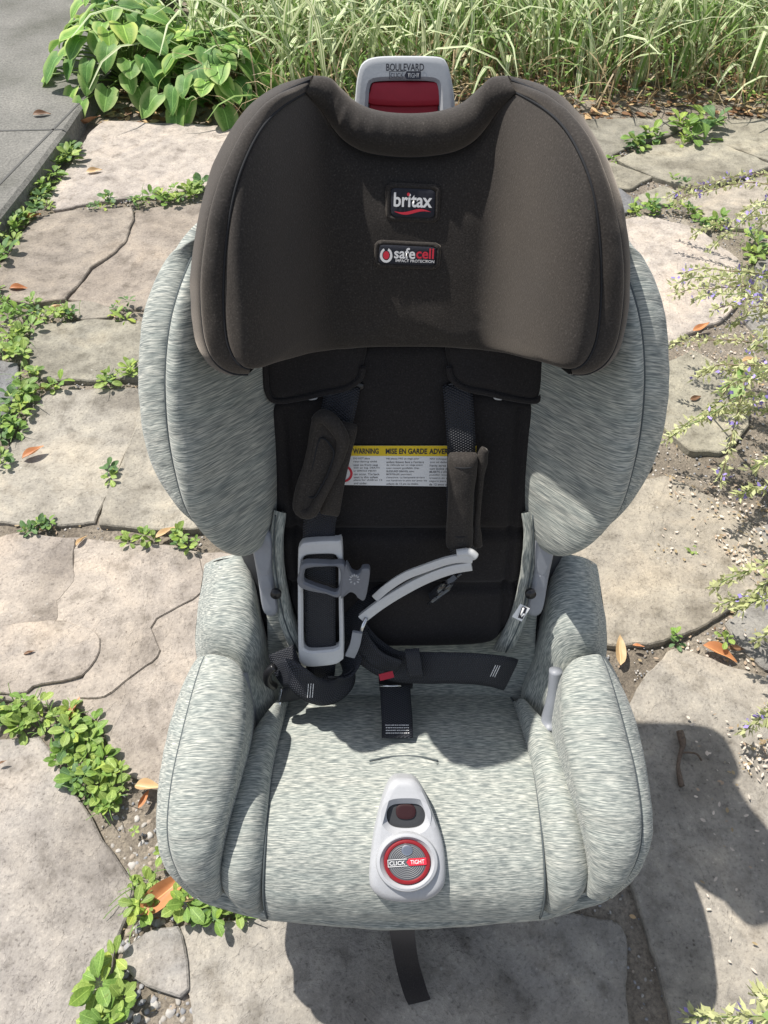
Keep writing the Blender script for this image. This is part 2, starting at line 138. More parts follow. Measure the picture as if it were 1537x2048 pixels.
            'G': [(-0.6987, 0.4866), (-0.6065, 0.4931), (-0.5457, 0.5014), (-0.5089, 0.4545), (-0.4639, 0.4009), (-0.4126, 0.3435), (-0.3607, 0.2883), (-0.3572, 0.2563), (-0.3681, 0.2001), (-0.3736, 0.1547), (-0.3813, 0.1093), (-0.3767, 0.0449), (-0.5565, 0.0449)],
            'H': [(-0.3479, 0.2018), (-0.3346, 0.2148), (-0.3185, 0.228), (-0.2789, 0.2298), (-0.2622, 0.1914), (-0.2516, 0.1586), (-0.2688, 0.1465), (-0.292, 0.1603), (-0.3228, 0.1743), (-0.3423, 0.1885)],
            'I': [(-0.2744, 0.2317), (-0.2235, 0.2359), (-0.1694, 0.239), (-0.0474, 0.2639), (0.1602, 0.2639), (0.3147, 0.2329), (0.3215, 0.2196), (0.315, 0.1743), (0.3053, 0.1145), (0.2874, 0.0216), (-0.2054, 0.0216), (-0.2479, 0.152)],
            'J': [(0.3349, 0.4624), (0.4004, 0.5455), (0.4454, 0.6084), (0.4982, 0.6529), (0.5685, 0.629), (0.6404, 0.5973), (0.7463, 0.5631), (0.5491, 0.0216), (0.384, 0.0216), (0.3732, 0.1145), (0.366, 0.1686), (0.3595, 0.2268), (0.3518, 0.2863), (0.3322, 0.3297)],
            'K': [(0.3623, 0.9964), (0.5773, 1.0576), (0.6383, 1.0164), (0.7092, 0.9508), (0.7286, 0.8948), (0.7133, 0.8129), (0.6825, 0.7741), (0.5986, 0.7346), (0.5448, 0.6995), (0.4596, 0.6715), (0.3942, 0.6685), (0.2738, 0.7056)],
            'L': [(0.6059, 0.7138), (0.6543, 0.7419), (0.7792, 0.7906), (0.7505, 0.6177), (0.6494, 0.6252), (0.6271, 0.6539)],
            'M': [(0.6491, 1.409), (0.7417, 1.4707), (0.7903, 1.409), (0.8195, 1.3119), (0.8004, 1.2135), (0.7108, 1.1294), (0.6492, 1.1368), (0.6089, 1.2135)],
            'N': [(0.5961, 2.0504), (0.7666, 2.101), (0.8966, 2.0366), (0.9726, 1.8669), (0.919, 1.6799), (0.843, 1.5943), (0.7498, 1.5492), (0.6871, 1.4938), (0.6045, 1.5943), (0.5473, 1.7706)],
            'O': [(0.6401, 2.3032), (0.7235, 2.2841), (0.776, 2.1708), (0.7137, 2.1297), (0.6084, 2.121)],
            'P': [(0.7555, 2.4459), (0.8828, 2.5522), (1.1175, 2.5595), (1.2436, 2.4117), (1.1155, 2.3322), (0.956, 2.2621), (0.8249, 2.3649)],
            'Q': [(0.6512, 2.4597), (0.7386, 2.4253), (0.8503, 2.3517), (0.7556, 2.2747), (0.634, 2.3128)],
            'R': [(0.777, 2.2312), (0.8628, 2.2841), (0.9006, 2.2497), (0.8561, 2.1797), (0.7887, 2.1738)],
            'S': [(0.9035, 2.1887), (1.0311, 2.2559), (1.2497, 2.3583), (1.4063, 2.1947), (1.2272, 1.9173), (1.1025, 2.0175), (1.0112, 2.0338), (0.9283, 2.101)],
            'T': [(0.6147, 2.7592), (0.8437, 2.7673), (1.0091, 2.7633), (1.018, 2.6801), (0.8945, 2.6038), (0.7796, 2.5341), (0.7298, 2.4807), (0.6233, 2.4877)],
            'U': [(1.0569, 2.7114), (1.1697, 2.7432), (1.489, 2.7592), (1.4624, 2.4185), (1.2676, 2.4356), (1.1362, 2.5668), (1.0236, 2.6151)],
            'V': [(0.7093, 0.9194), (0.7717, 0.9319), (0.9032, 0.9194), (0.8612, 0.8129), (0.7206, 0.7796)],
            'W': [(1.0302, 1.8669), (1.2592, 1.8919), (1.1824, 1.4745), (0.9409, 1.4367), (0.9183, 1.5943)],
            'X': [(-0.4929, 2.6646), (-0.1178, 2.6917), (-0.0748, 2.2715), (-0.4353, 2.2559)],
            'Y': [(-0.0923, 2.7035), (0.5752, 2.7272), (0.6281, 2.4185), (0.5375, 2.2404), (-0.0514, 2.2559)],
            'Z1': [(-0.4298, 2.2098), (-0.0586, 2.225), (0.5951, 2.2189), (0.5274, 1.7706), (0.0407, 1.6799), (-0.3689, 1.7021)],
            'Z2': [(-0.5254, 1.5943), (-0.1636, 1.6365), (0.5417, 1.5943), (0.5923, 1.364), (0.0581, 1.295), (-0.4872, 1.3464)],
            'Z3': [(-0.3708, 1.295), (0.0352, 1.27), (0.5924, 1.3119), (0.5512, 1.0787), (0.3553, 1.0164), (0.2988, 0.8948), (-0.1226, 0.8828), (-0.2632, 0.9445)],
            'Z4': [(-0.1213, 0.859), (0.2767, 0.8708), (0.255, 0.6955), (0.3514, 0.6461), (0.3222, 0.4785), (-0.0993, 0.4545)],
            'Z5': [(-0.9858, 1.1368), (-0.8635, 1.1518), (-0.8082, 1.1294), (-0.8646, 1.0646)],
            'dark1': [(-1.0086, 1.4367), (-0.9004, 1.433), (-0.8708, 1.4292), (-0.8612, 1.3908), (-0.8444, 1.2866), (-0.8307, 1.1823), (-0.9117, 1.1669)]},
 'strapL': [(-0.0604, 0.5704, 0.6641), (-0.0634, 0.5595, 0.6532), (-0.069, 0.5466, 0.632), (-0.0772, 0.5289, 0.5935), (-0.0846, 0.5118, 0.5513), (-0.0893, 0.4978, 0.5273), (-0.0899, 0.4734, 0.4803), (-0.0922, 0.4486, 0.4189), (-0.0934, 0.432, 0.3696), (-0.0991, 0.4192, 0.3328), (-0.11, 0.4136, 0.3054)],
 'strapR': [(0.0501, 0.5704, 0.6641), (0.0516, 0.5587, 0.6539), (0.0542, 0.5466, 0.632), (0.0567, 0.533, 0.6037), (0.0579, 0.514, 0.5567), (0.063, 0.4938, 0.5067), (0.0669, 0.4873, 0.4905)],
 'tag': [(0.1266, 0.4567, 0.4522), (0.1367, 0.4552, 0.4485), (0.1321, 0.4424, 0.4301), (0.1214, 0.4489, 0.433)],
 'tongue': [(-0.0503, 0.4379, 0.4217), (-0.0537, 0.4318, 0.4039), (-0.0595, 0.4279, 0.3862)],
 'tongue_w': [(-0.0572, 0.4449, 0.4122), (-0.046, 0.4443, 0.411)],
 'trim_a': [(-0.183, 0.4147, 0.372), (-0.18, 0.3942, 0.345), (-0.1817, 0.3691, 0.32), (-0.1849, 0.3487, 0.312)],
 'trim_b': [(-0.1777, 0.4211, 0.36), (-0.1747, 0.4005, 0.332), (-0.1719, 0.3868, 0.308), (-0.1777, 0.3614, 0.31)],
 'twig': [(0.466, 0.5044, 0.012), (0.4662, 0.484, 0.01), (0.4604, 0.4711, 0.008), (0.4524, 0.4521, 0.006), (0.4495, 0.4324, 0.007), (0.4489, 0.4191, 0.008)],
 'warn': [(-0.061, 0.3502), (0.0728, 0.3502), (0.0717, 0.3036), (-0.0653, 0.3059)],
 'weeds': [((-0.6073, 0.5455), 0.031, 9, 0.03), ((-0.5637, 0.5352), 0.024, 7, 0.028), ((-0.5179, 0.5156), 0.026, 8, 0.028), ((-0.4788, 0.5031), 0.024, 8, 0.03), ((-0.4842, 0.4785), 0.025, 8, 0.032), ((-0.4471, 0.4545), 0.02, 7, 0.03), ((-0.4537, 0.4197), 0.02, 6, 0.032), ((-0.4169, 0.4084), 0.021, 8, 0.033), ((-0.407, 0.4312), 0.014, 4, 0.03), ((-0.3677, 0.3539), 0.006, 1, 0.022),
           ((-0.313, 0.3228), 0.006, 1, 0.024), ((-0.3407, 0.2766), 0.015, 4, 0.026), ((-0.3314, 0.2482), 0.012, 3, 0.03), ((-0.2639, 0.2545), 0.018, 4, 0.034), ((-0.2252, 0.2482), 0.015, 4, 0.028), ((-0.1907, 0.2464), 0.01, 3, 0.026), ((-0.3601, 0.1856), 0.007, 1, 0.035), ((-0.3672, 0.1547), 0.012, 3, 0.04), ((-0.3466, 0.1357), 0.017, 5, 0.038), ((0.4987, 0.6725), 0.007, 2, 0.02),
           ((0.5872, 0.6735), 0.007, 2, 0.02), ((0.5898, 0.8708), 0.009, 1, 0.02), ((-0.4974, 0.8948), 0.012, 2, 0.025), ((-0.447, 0.8828), 0.015, 3, 0.025), ((-0.4004, 0.8888), 0.017, 3, 0.026), ((-0.3644, 0.8732), 0.01, 2, 0.024), ((-0.6926, 0.9382), 0.025, 4, 0.024), ((-0.6595, 0.942), 0.014, 3, 0.022), ((-0.5691, 1.0576), 0.012, 2, 0.03), ((-0.9334, 1.5943), 0.043, 9, 0.028),
           ((-0.8836, 1.4938), 0.039, 9, 0.03), ((-0.9077, 1.4745), 0.031, 6, 0.03), ((-0.8799, 1.6258), 0.038, 7, 0.026), ((-0.8274, 1.6195), 0.03, 6, 0.026), ((-0.7828, 1.5943), 0.018, 3, 0.024), ((-0.6602, 1.6365), 0.033, 7, 0.028), ((-0.6178, 1.364), 0.025, 5, 0.028), ((-0.5887, 1.3908), 0.019, 4, 0.028), ((-0.8262, 1.364), 0.028, 5, 0.026), ((-0.7485, 1.3552), 0.014, 2, 0.028),
           ((-0.8232, 1.2618), 0.027, 6, 0.028), ((-0.8091, 1.1823), 0.019, 4, 0.032), ((-0.8166, 1.295), 0.025, 5, 0.028), ((-0.7964, 1.093), 0.013, 3, 0.028), ((-1.0643, 1.9431), 0.031, 6, 0.03), ((-1.0467, 1.8669), 0.016, 3, 0.05), ((-1.0639, 2.0783), 0.041, 7, 0.03), ((-1.0457, 2.1649), 0.051, 9, 0.03), ((-1.0135, 2.2098), 0.045, 8, 0.03), ((-1.0939, 2.225), 0.03, 6, 0.03),
           ((-1.0601, 2.3192), 0.034, 5, 0.035), ((-1.0742, 2.4528), 0.039, 6, 0.04), ((-1.0561, 2.5054), 0.033, 5, 0.045), ((-1.0049, 2.4356), 0.019, 3, 0.045), ((-0.8568, 2.1887), 0.042, 7, 0.03), ((-0.6817, 2.2189), 0.061, 10, 0.03), ((-0.6119, 2.2559), 0.037, 7, 0.032), ((-0.5775, 2.281), 0.022, 4, 0.03), ((-0.7633, 2.2098), 0.021, 3, 0.025), ((-0.9934, 1.7021), 0.023, 5, 0.025),
           ((-1.0569, 2.0093), 0.026, 5, 0.028), ((-0.8409, 1.2135), 0.011, 2, 0.04), ((0.7343, 2.4702), 0.02, 3, 0.03), ((0.8385, 2.5779), 0.037, 5, 0.045), ((0.9013, 2.634), 0.024, 4, 0.045), ((1.0559, 2.6416), 0.044, 6, 0.055), ((1.0949, 2.6917), 0.031, 5, 0.06), ((0.9843, 2.5595), 0.017, 2, 0.035), ((0.7668, 2.1355), 0.036, 7, 0.025), ((0.827, 2.1708), 0.039, 6, 0.022),
           ((0.8893, 2.121), 0.035, 6, 0.022), ((0.933, 2.0643), 0.035, 6, 0.025), ((0.9806, 2.0783), 0.026, 4, 0.03), ((0.9084, 2.2873), 0.025, 4, 0.02), ((1.0345, 1.9692), 0.042, 6, 0.04), ((1.0302, 1.8669), 0.033, 5, 0.04)],
 'wing_main': [(-0.1478, 0.586), (-0.1578, 0.5783), (-0.1679, 0.5647), (-0.1792, 0.5439), (-0.1899, 0.5184), (-0.1985, 0.4893), (-0.2056, 0.4494), (-0.2088, 0.4062), (-0.2074, 0.3665), (-0.2023, 0.3287), (-0.1911, 0.2948), (-0.1793, 0.2659), (-0.1654, 0.2428), (-0.1519, 0.2375), (-0.1397, 0.2577), (-0.1321, 0.2883), (-0.1276, 0.3481), (-0.1261, 0.4006), (-0.125, 0.4495), (-0.1229, 0.4953),
               (-0.1244, 0.5391), (-0.1346, 0.5738)],
 'wing_seam': [(-0.1478, 0.6194, 0.8283), (-0.1578, 0.5984, 0.8285), (-0.1679, 0.5745, 0.8235), (-0.1792, 0.5464, 0.8124), (-0.1899, 0.52, 0.7956), (-0.1985, 0.4994, 0.7724), (-0.2056, 0.4798, 0.7374), (-0.2088, 0.4618, 0.6981), (-0.2074, 0.4465, 0.6614), (-0.2023, 0.4334, 0.6259), (-0.1911, 0.4297, 0.5909)],
 'wing_sil': [(-0.1413, 0.5823, 0.8564), (-0.1569, 0.5791, 0.8486), (-0.1779, 0.5765, 0.8288), (-0.1985, 0.5706, 0.8008), (-0.2166, 0.5633, 0.7694), (-0.2296, 0.5511, 0.7393), (-0.2388, 0.5349, 0.6991), (-0.243, 0.5166, 0.654), (-0.2395, 0.4964, 0.6173), (-0.227, 0.4717, 0.5828), (-0.2042, 0.4509, 0.558)],
 'zones': [([(-0.4282, 0.4084), (-0.3331, 0.4235), (-0.2908, 0.2702), (-0.3715, 0.2896)], 70, 0.004, 0.011), ([(-0.3686, 0.2766), (-0.256, 0.2702), (-0.2502, 0.2329), (-0.3588, 0.203)], 45, 0.004, 0.012), ([(-0.3988, 0.203), (-0.3145, 0.2148), (-0.2327, 0.1208), (-0.3906, 0.1208)], 75, 0.004, 0.012), ([(-0.4489, 0.4009), (-0.3981, 0.4084), (-0.3661, 0.3297), (-0.4037, 0.3365)], 20, 0.004, 0.01),
           ([(0.3979, 0.6656), (0.4939, 0.6705), (0.4834, 0.6271), (0.3942, 0.5631)], 40, 0.004, 0.01), ([(0.4927, 0.6656), (0.6926, 0.7579), (0.641, 0.5991), (0.5222, 0.6461)], 55, 0.004, 0.01), ([(0.3189, 0.2268), (0.3663, 0.2268), (0.3798, 0.1208), (0.3041, 0.1208)], 75, 0.005, 0.012), ([(0.2473, 0.2451), (0.3482, 0.3027), (0.3635, 0.2148), (0.311, 0.2208)], 45, 0.004, 0.01),
           ([(-0.5222, 0.9194), (-0.3361, 0.9071), (-0.329, 0.859), (-0.5124, 0.8768)], 30, 0.004, 0.008), ([(-0.226, 0.2545), (-0.1426, 0.2451), (-0.1416, 0.2329), (-0.2366, 0.2329)], 16, 0.004, 0.009)]}
C = sc.collection
# ---------- materials ----------
class NT:
    def __init__(s, name):
        s.m = bpy.data.materials.new(name); s.m.use_nodes = True; s.t = s.m.node_tree
        s.b = s.t.nodes['Principled BSDF']
    def n(s, typ, **kw):
        nd = s.t.nodes.new('ShaderNode'+typ)
        for k, v in kw.items():
            if k.startswith('_'): setattr(nd, k[1:], v)
            else: nd.inputs[int(k[1:]) if k[0] == 'i' and k[1:].isdigit() else k].default_value = v
        return nd
    def l(s, a, b, oi=0):
        if isinstance(b, tuple): s.t.links.new(a.outputs[oi], b[0].inputs[b[1]])
        else: s.t.links.new(a.outputs[oi], b)
    def ramp(s, fac, stops, oi=0, interp='LINEAR'):
        r = s.t.nodes.new('ShaderNodeValToRGB'); cr = r.color_ramp; cr.interpolation = interp
        while len(cr.elements) > 1: cr.elements.remove(cr.elements[-1])
        cr.elements[0].position = stops[0][0]; cr.elements[0].color = (*stops[0][1], 1)
        for p, c in stops[1:]:
            e = cr.elements.new(p); e.color = (*c, 1)
        s.t.links.new(fac.outputs[oi], r.inputs[0]); return r
    def mix(s, fac, a, b, mode='MIX'):
        m = s.t.nodes.new('ShaderNodeMix'); m.data_type = 'RGBA'; m.blend_type = mode
        for sock, v in ((m.inputs[0], fac), (m.inputs[6], a), (m.inputs[7], b)):
            if hasattr(v, 'outputs'):
                s.t.links.new(v.outputs[2] if v.bl_idname == 'ShaderNodeMix' else v.outputs[0], sock)
            elif isinstance(v, tuple): sock.default_value = (*v, 1)
            else: sock.default_value = v
        return m
    def col(s, nd):
        s.t.links.new(nd.outputs[2] if nd.bl_idname == 'ShaderNodeMix' else nd.outputs[0], s.b.inputs['Base Color'])
    def bump(s, h, strength, dist, oi=0, prev=None):
        b = s.t.nodes.new('ShaderNodeBump'); b.inputs['Strength'].default_value = strength; b.inputs['Distance'].default_value = dist
        s.t.links.new(h.outputs[oi], b.inputs['Height'])
        if prev: s.t.links.new(prev.outputs[0], b.inputs['Normal'])
        s.t.links.new(b.outputs[0], s.b.inputs['Normal']); return b
    def coords(s, kind, scale=(1,1,1)):
        tc = s.t.nodes.new('ShaderNodeTexCoord'); mp = s.t.nodes.new('ShaderNodeMapping')
        mp.inputs['Scale'].default_value = scale
        s.t.links.new(tc.outputs[kind], mp.inputs[0]); return mp
def plain(name, c, rough=.5, noise_amt=.06, sc_=60, bump=0, **kw):
    k = NT(name); mp = k.coords('Object'); nz = k.n('TexNoise', Scale=sc_, Detail=4); k.l(mp, nz.inputs[0])
    lo = tuple(v*(1-noise_amt) for v in c); hi = tuple(min(1, v*(1+noise_amt)) for v in c)
    k.col(k.ramp(nz, [(.3, lo), (.7, hi)])); k.b.inputs['Roughness'].default_value = rough
    if bump: k.bump(nz, bump, .001)
    for a, v in kw.items(): k.b.inputs[a.replace('_', ' ')].default_value = v
    return k.m
M = {}
def fabric_mint():
    k = NT('mint_heather_knit')
    def streak(su, sv, d):
        mp = k.coords('UV', (su, sv, 1)); nz = k.n('TexNoise', Scale=1, Detail=d, Roughness=.6, Distortion=.15); k.l(mp, nz.inputs[0]); return nz
    a = streak(78, 780, 1.6); b = streak(170, 1500, 1.0); c = streak(7, 60, 2)
    dark = k.ramp(a, [(.34, (.185,.205,.205)), (.46, (.285,.305,.292)), (.54, (.395,.41,.385)), (.67, (.575,.575,.53))])
    f2 = k.ramp(b, [(.34, (.55,.59,.59)), (.47, (.90,.92,.91)), (.62, (1,1,1)), (.74, (1.0,.985,.96))])
    m = k.mix(.7, dark, f2, 'MULTIPLY')
    f3 = k.ramp(c, [(.3, (.86,.89,.88)), (.7, (1,.985,.955))])
    m2 = k.mix(.9, m, f3, 'MULTIPLY'); k.col(m2)
    k.b.inputs['Roughness'].default_value = .92; k.b.inputs['Sheen Weight'].default_value = .12; k.b.inputs['Sheen Roughness'].default_value = .5
    mw = k.coords('UV', (22, 60, 1)); wn = k.n('TexNoise', Scale=1, Detail=3, Roughness=.5); k.l(mw, wn.inputs[0])
    mp = k.coords('UV', (500, 900, 1)); kn = k.n('TexNoise', Scale=1, Detail=2); k.l(mp, kn.inputs[0])
    bw_ = k.bump(wn, .35, .006); b1 = k.bump(a, .35, .0009, prev=bw_); k.bump(kn, .3, .0006, prev=b1)
    return k.m
M['mint'] = fabric_mint()
def fabric_black(name, c, sheen, tint, rough=.85):
    k = NT(name); mp = k.coords('Object'); nz = k.n('TexNoise', Scale=700, Detail=3); k.l(mp, nz.inputs[0])
    n2 = k.n('TexNoise', Scale=9, Detail=3); k.l(mp, n2.inputs[0])
    a = k.ramp(nz, [(.30, tuple(v*.6 for v in c)), (.60, c), (.78, tuple(v*2.0 for v in c))])
    b = k.ramp(n2, [(.3, (.85,.85,.87)), (.7, (1.12,1.06,1.0))]); k.col(k.mix(1, a, b, 'MULTIPLY'))
    k.b.inputs['Roughness'].default_value = rough; k.b.inputs['Sheen Weight'].default_value = sheen
    k.b.inputs['Sheen Roughness'].default_value = .45; k.b.inputs['Sheen Tint'].default_value = (*tint, 1)
    k.b.inputs['Specular IOR Level'].default_value = .25
    k.bump(nz, .3, .0006); return k.m
M['head'] = fabric_black('charcoal_velour', (.036,.033,.031), .30, (.9,.8,.7))
M['pad'] = fabric_black('black_mesh_cloth', (.021,.0195,.0205), .12, (.8,.8,.85))
M['hpad'] = fabric_black('black_neoprene', (.040,.0365,.034), .12, (.9,.85,.8))
M['seam'] = plain('dark_seam_thread', (.012,.013,.016), .9)
M['mseam'] = plain('grey_green_seam', (.075,.09,.095), .9)
def webbing():
    k = NT('navy_black_webbing'); mp = k.coords('UV', (1,1,1))
    def wv(rot):
        m2 = k.n('Mapping'); m2.inputs['Rotation'].default_value = (0,0,rot); k.l(mp, m2.inputs[0])
        wn = k.n('TexWave', Scale=135, Distortion=.3); k.l(m2, wn.inputs[0]); return wn
    a = wv(R(60)); b = wv(R(-60)); mm = k.n('Math', _operation='MULTIPLY')
    k.l(a, mm.inputs[0], 1); k.l(b, mm.inputs[1], 1)
    k.col(k.ramp(mm, [(.05, (.005,.0065,.011)), (.5, (.016,.019,.029)), (.9, (.036,.041,.058))]))
    k.b.inputs['Roughness'].default_value = .55; k.bump(mm, .8, .0012); return k.m
M['web'] = webbing()
M['grey'] = plain('light_grey_plastic', (.40,.41,.43), .42, .03, 300, .04)
M['plate'] = plain('pale_grey_plate_plastic', (.54,.55,.56), .42, .03, 300, .04)
M['greyd'] = plain('shade_darkened_grey_plastic', (.035,.037,.04), .45, .04, 300, .05)  # key slot floor: shade of a deep recess put into the grey
M['handle'] = plain('pale_grey_handle_plastic', (.44,.455,.47), .5, .03, 400, .08)
M['bracket'] = plain('blue_grey_plastic', (.255,.27,.30), .48, .04, 200, .05)
M['clip'] = plain('slate_grey_clip_plastic', (.15,.16,.185), .45, .05, 300, .05)
M['red'] = plain('red_plastic', (.42,.012,.03), .45, .04, 200)
M['redd'] = plain('deep_red_plastic', (.22,.008,.013), .42, .05, 200)
M['slotred'] = plain('shade_darkened_red_plastic', (.022,.001,.002), .5, .05, 200); M['blackp'] = plain('black_plastic', (.012,.012,.014), .35, .05, 200)  # slotred: red plastic with the slot's inner shade painted into its colour
M['clear'] = plain('smoked_clear_plastic', (.03,.032,.037), .08, .1, 200, Specular_IOR_Level=.9)
M['metal'] = plain('steel', (.62,.63,.65), .25, .03, 200, Metallic=1.0)
M['base'] = plain('charcoal_base_plastic', (.03,.031,.034), .55, .05, 100, .1)
M['wht'] = plain('white_print', (.80,.80,.80), .6, .02); M['redp'] = plain('red_print', (.62,.02,.045), .55, .02)
M['navy'] = plain('navy_badge_cloth', (.014,.016,.026), .75, .15, 500, .2); M['ink'] = plain('dark_ink', (.02,.022,.035), .6, .02)
M['yel'] = plain('warning_yellow', (.72,.52,.01), .6, .03); M['lblw'] = plain('label_white', (.78,.79,.80), .6, .02)
M['txt'] = plain('grey_print', (.13,.13,.14), .7, .02)
M['dialg'] = plain('dial_grey', (.085,.09,.10), .5, .04); M['dialr'] = plain('dial_ridge_grey', (.17,.175,.185), .45, .04)
# ---------- mesh helpers ----------
SEAT_O = np.array((0, .42, 0))
def link(name, me, mat, parent=None, smooth=True):
    if mat is not None and not me.materials: me.materials.append(M[mat] if isinstance(mat, str) else mat)
    if smooth: me.polygons.foreach_set('use_smooth', [True]*len(me.polygons))
    o = bpy.data.objects.new(name, me); C.objects.link(o)
    if parent is not None: o.parent = parent
    return o
def mesh(name, verts, faces, uvs=None):
    me = bpy.data.meshes.new(name); me.from_pydata([tuple(map(float, v)) for v in verts], [], faces)
    if uvs is not None:
        ul = me.uv_layers.new(name='UVMap'); vi = np.empty(len(me.loops), int); me.loops.foreach_get('vertex_index', vi)
        ul.data.foreach_set('uv', np.array(uvs, float)[vi].ravel())
    me.update(); return me
def catmull(P, n, closed=False):
    P = np.array(P, float); m = len(P); out = []
    seg = m if closed else m-1; K = 24
    for i in range(seg):
        if closed: p0, p1, p2, p3 = P[(i-1)%m], P[i], P[(i+1)%m], P[(i+2)%m]
        else: p0, p1, p2, p3 = P[max(0,i-1)], P[i], P[i+1], P[min(m-1,i+2)]
        for t in np.linspace(0, 1, K, endpoint=False):
            out.append(.5*((2*p1)+(-p0+p2)*t+(2*p0-5*p1+4*p2-p3)*t*t+(-p0+3*p1-3*p2+p3)*t**3))
    out.append(P[0] if closed else P[-1]); out = np.array(out)
    d = np.r_[0, np.cumsum(np.linalg.norm(np.diff(out, axis=0), axis=1))]
    q = np.linspace(0, d[-1], n+1)[:-1] if closed else np.linspace(0, d[-1], n)
    return np.stack([np.interp(q, d, out[:,j]) for j in range(out.shape[1])], 1)
def grid_faces(nv, nu, closeu=False, off=0):
    f = []
    for j in range(nv-1):
        for i in range(nu if closeu else nu-1):
            a = off+j*nu+i; b = off+j*nu+(i+1)%nu; f.append((a, b, b+nu, a+nu))
    return f
def wrinkle(P, N, amp, scale):
    if not amp: return P
    return np.array([p + n_*amp*noise.noise(Vector(p)*scale) for p, n_ in zip(P.reshape(-1,3), N.reshape(-1,3))]).reshape(P.shape)
def strip(name, A, B, bulge, mat, parent, up=(0,-.5,1), nv=48, nu=18, skA=None, skB=None, pw=2.2, wr=.0012, swap=False, uscale=1, skfade=0, cap=None, conv=False):
    A = catmull(A, nv); B = catmull(B, nv)
    if conv:
        tt = np.linspace(0,1,nv); k_ = np.maximum(np.clip((tt-.72)/.28,0,1), np.clip((.2-tt)/.2,0,1)); k_ = (k_*k_*(3-2*k_))[:,None]; B = B*(1-k_)+A*k_
    u = np.linspace(0, 1, nu); u = .5-.5*np.cos(u*math.pi)*1.0
    T = np.gradient((A+B)/2, axis=0); X = B-A; N = np.cross(T, X); N /= np.linalg.norm(N, axis=1)[:,None]+1e-9
    upv = np.array(up, float)
    N *= np.sign((N@upv).sum())
    bl = bulge if np.ndim(bulge) else np.full(nv, bulge)
    if np.ndim(bulge): bl = np.interp(np.linspace(0,1,nv), np.linspace(0,1,len(bulge)), bulge)
    h = (1-np.abs(2*u-1)**pw)**.62
    sd_ = random.random()*50; bl = bl*(1+.10*np.array([noise.noise(Vector((i/nv*22, sd_, 0))) for i in range(nv)]))
    P = A[:,None,:]+(X[:,None,:])*u[None,:,None]+N[:,None,:]*(bl[:,None]*h[None,:])[:,:,None]
    NN = np.repeat(N[:,None,:], nu, 1); Pw = wrinkle(P, NN, wr, 28.); fade = (h**.8)[None,:,None]; P = P+(Pw-P)*fade
    fd = np.clip(np.minimum(np.linspace(0,1,nv), np.linspace(1,0,nv))/skfade, 0, 1)[:,None] if skfade else np.ones((nv,1))
    cols = [P[:,i] for i in range(nu)]
    if skA is not None: cols = [A+np.array(skA)*t*fd for t in (1,.6,.25,.06)]+cols
    if skB is not None: cols = cols+[B+np.array(skB)*t*fd for t in (.06,.25,.6,1)]
    P = np.stack(cols, 1); n2 = P.shape[1]
    if cap is not None:
        c0_ = P[0].mean(0); cv = np.array(cap); P = np.concatenate([[P[0]+cv*t+(c0_-P[0])*np.array((.10*t,0,0)) for t in (1,.62,.32,.12)], P]); nv += 4
        P[4] = P[4]*.5+P[5]*.5 if False else P[4]
    du = np.r_[0, np.cumsum(np.linalg.norm(np.diff(P, axis=1), axis=2).mean(0))]
    dv = np.r_[0, np.cumsum(np.linalg.norm(np.diff(P[:,n2//2], axis=0), axis=1))]
    UV = np.stack(np.meshgrid(du*uscale, dv), -1)
    if swap: UV = UV[...,::-1]
    o = random.random()*5; UV = UV+o
    fs = grid_faces(nv, n2)
    V = P.reshape(-1,3)-SEAT_O
    return link(name, mesh(name, V, fs, UV.reshape(-1,2)), mat, parent)
def patch(name, ctrl, mat, parent, nv=40, nu=40, wr=.0015, sx=1):
    ctrl = np.array(ctrl, float); ctrl[...,0] *= sx
    rows = np.stack([catmull(r, nu) for r in ctrl]); P = np.stack([catmull(rows[:,i], nv) for i in range(nu)], 1)
    N = np.cross(np.gradient(P, axis=0), np.gradient(P, axis=1)); N /= np.linalg.norm(N, axis=2)[...,None]+1e-9
    P = wrinkle(P, N, wr, 25.)
    du = np.r_[0, np.cumsum(np.linalg.norm(np.diff(P, axis=1), axis=2).mean(0))]; dv = np.r_[0, np.cumsum(np.linalg.norm(np.diff(P, axis=0), axis=2).mean(1))]
    UV = np.stack(np.meshgrid(du, dv), -1)+random.random()*5
    return link(name, mesh(name, (P-SEAT_O).reshape(-1,3), grid_faces(nv, nu), UV.reshape(-1,2)), mat, parent)
def panel(name, outline, f, frame, mat, parent, w=.02, T=.008, skirt=.03, rings=26, seg=150, center=None, sx=1, wr=.001, inset=0., uvrot=0):
    O = catmull(outline, seg, True); c = np.array(center if center is not None else O.mean(0))
    rr = 1-(1-np.linspace(0,1,rings+1))**1.6
    V = []; UV = []
    for k, r in enumerate(rr):
        for o in O:
            ab = c+r*(o-c); d = (1-r)*np.linalg.norm(o-c)
            e = min(1, max(0, 1-d/w)); n = f(ab[0], ab[1])-T*(1-math.sqrt(1-e*e))
            p = frame.pt(ab[0], ab[1], n)
            if wr: p = p+frame.N*wr*(1-e)*noise.noise(Vector(p)*26)
            p[0] *= sx; V.append(p); UV.append(ab)
    ns = 0
    if skirt:
        for q in (.15,.5,1):
            for o in O:
                ab = c+(1-inset*q)*(o-c); p = frame.pt(ab[0], ab[1], f(o[0], o[1])-T-skirt*q); p[0] *= sx; V.append(p); UV.append(ab+np.array((skirt*q, 0)))
            ns += 1
    ca, sa = math.cos(uvrot), math.sin(uvrot)
    UV = [(u*ca-v*sa+3.1, u*sa+v*ca+1.7) for u, v in UV]
    fs = grid_faces(rings+1+ns, seg, True)
    if sx < 0: fs = [q[::-1] for q in fs]
    return link(name, mesh(name, np.array(V)-SEAT_O, fs, UV), mat, parent)
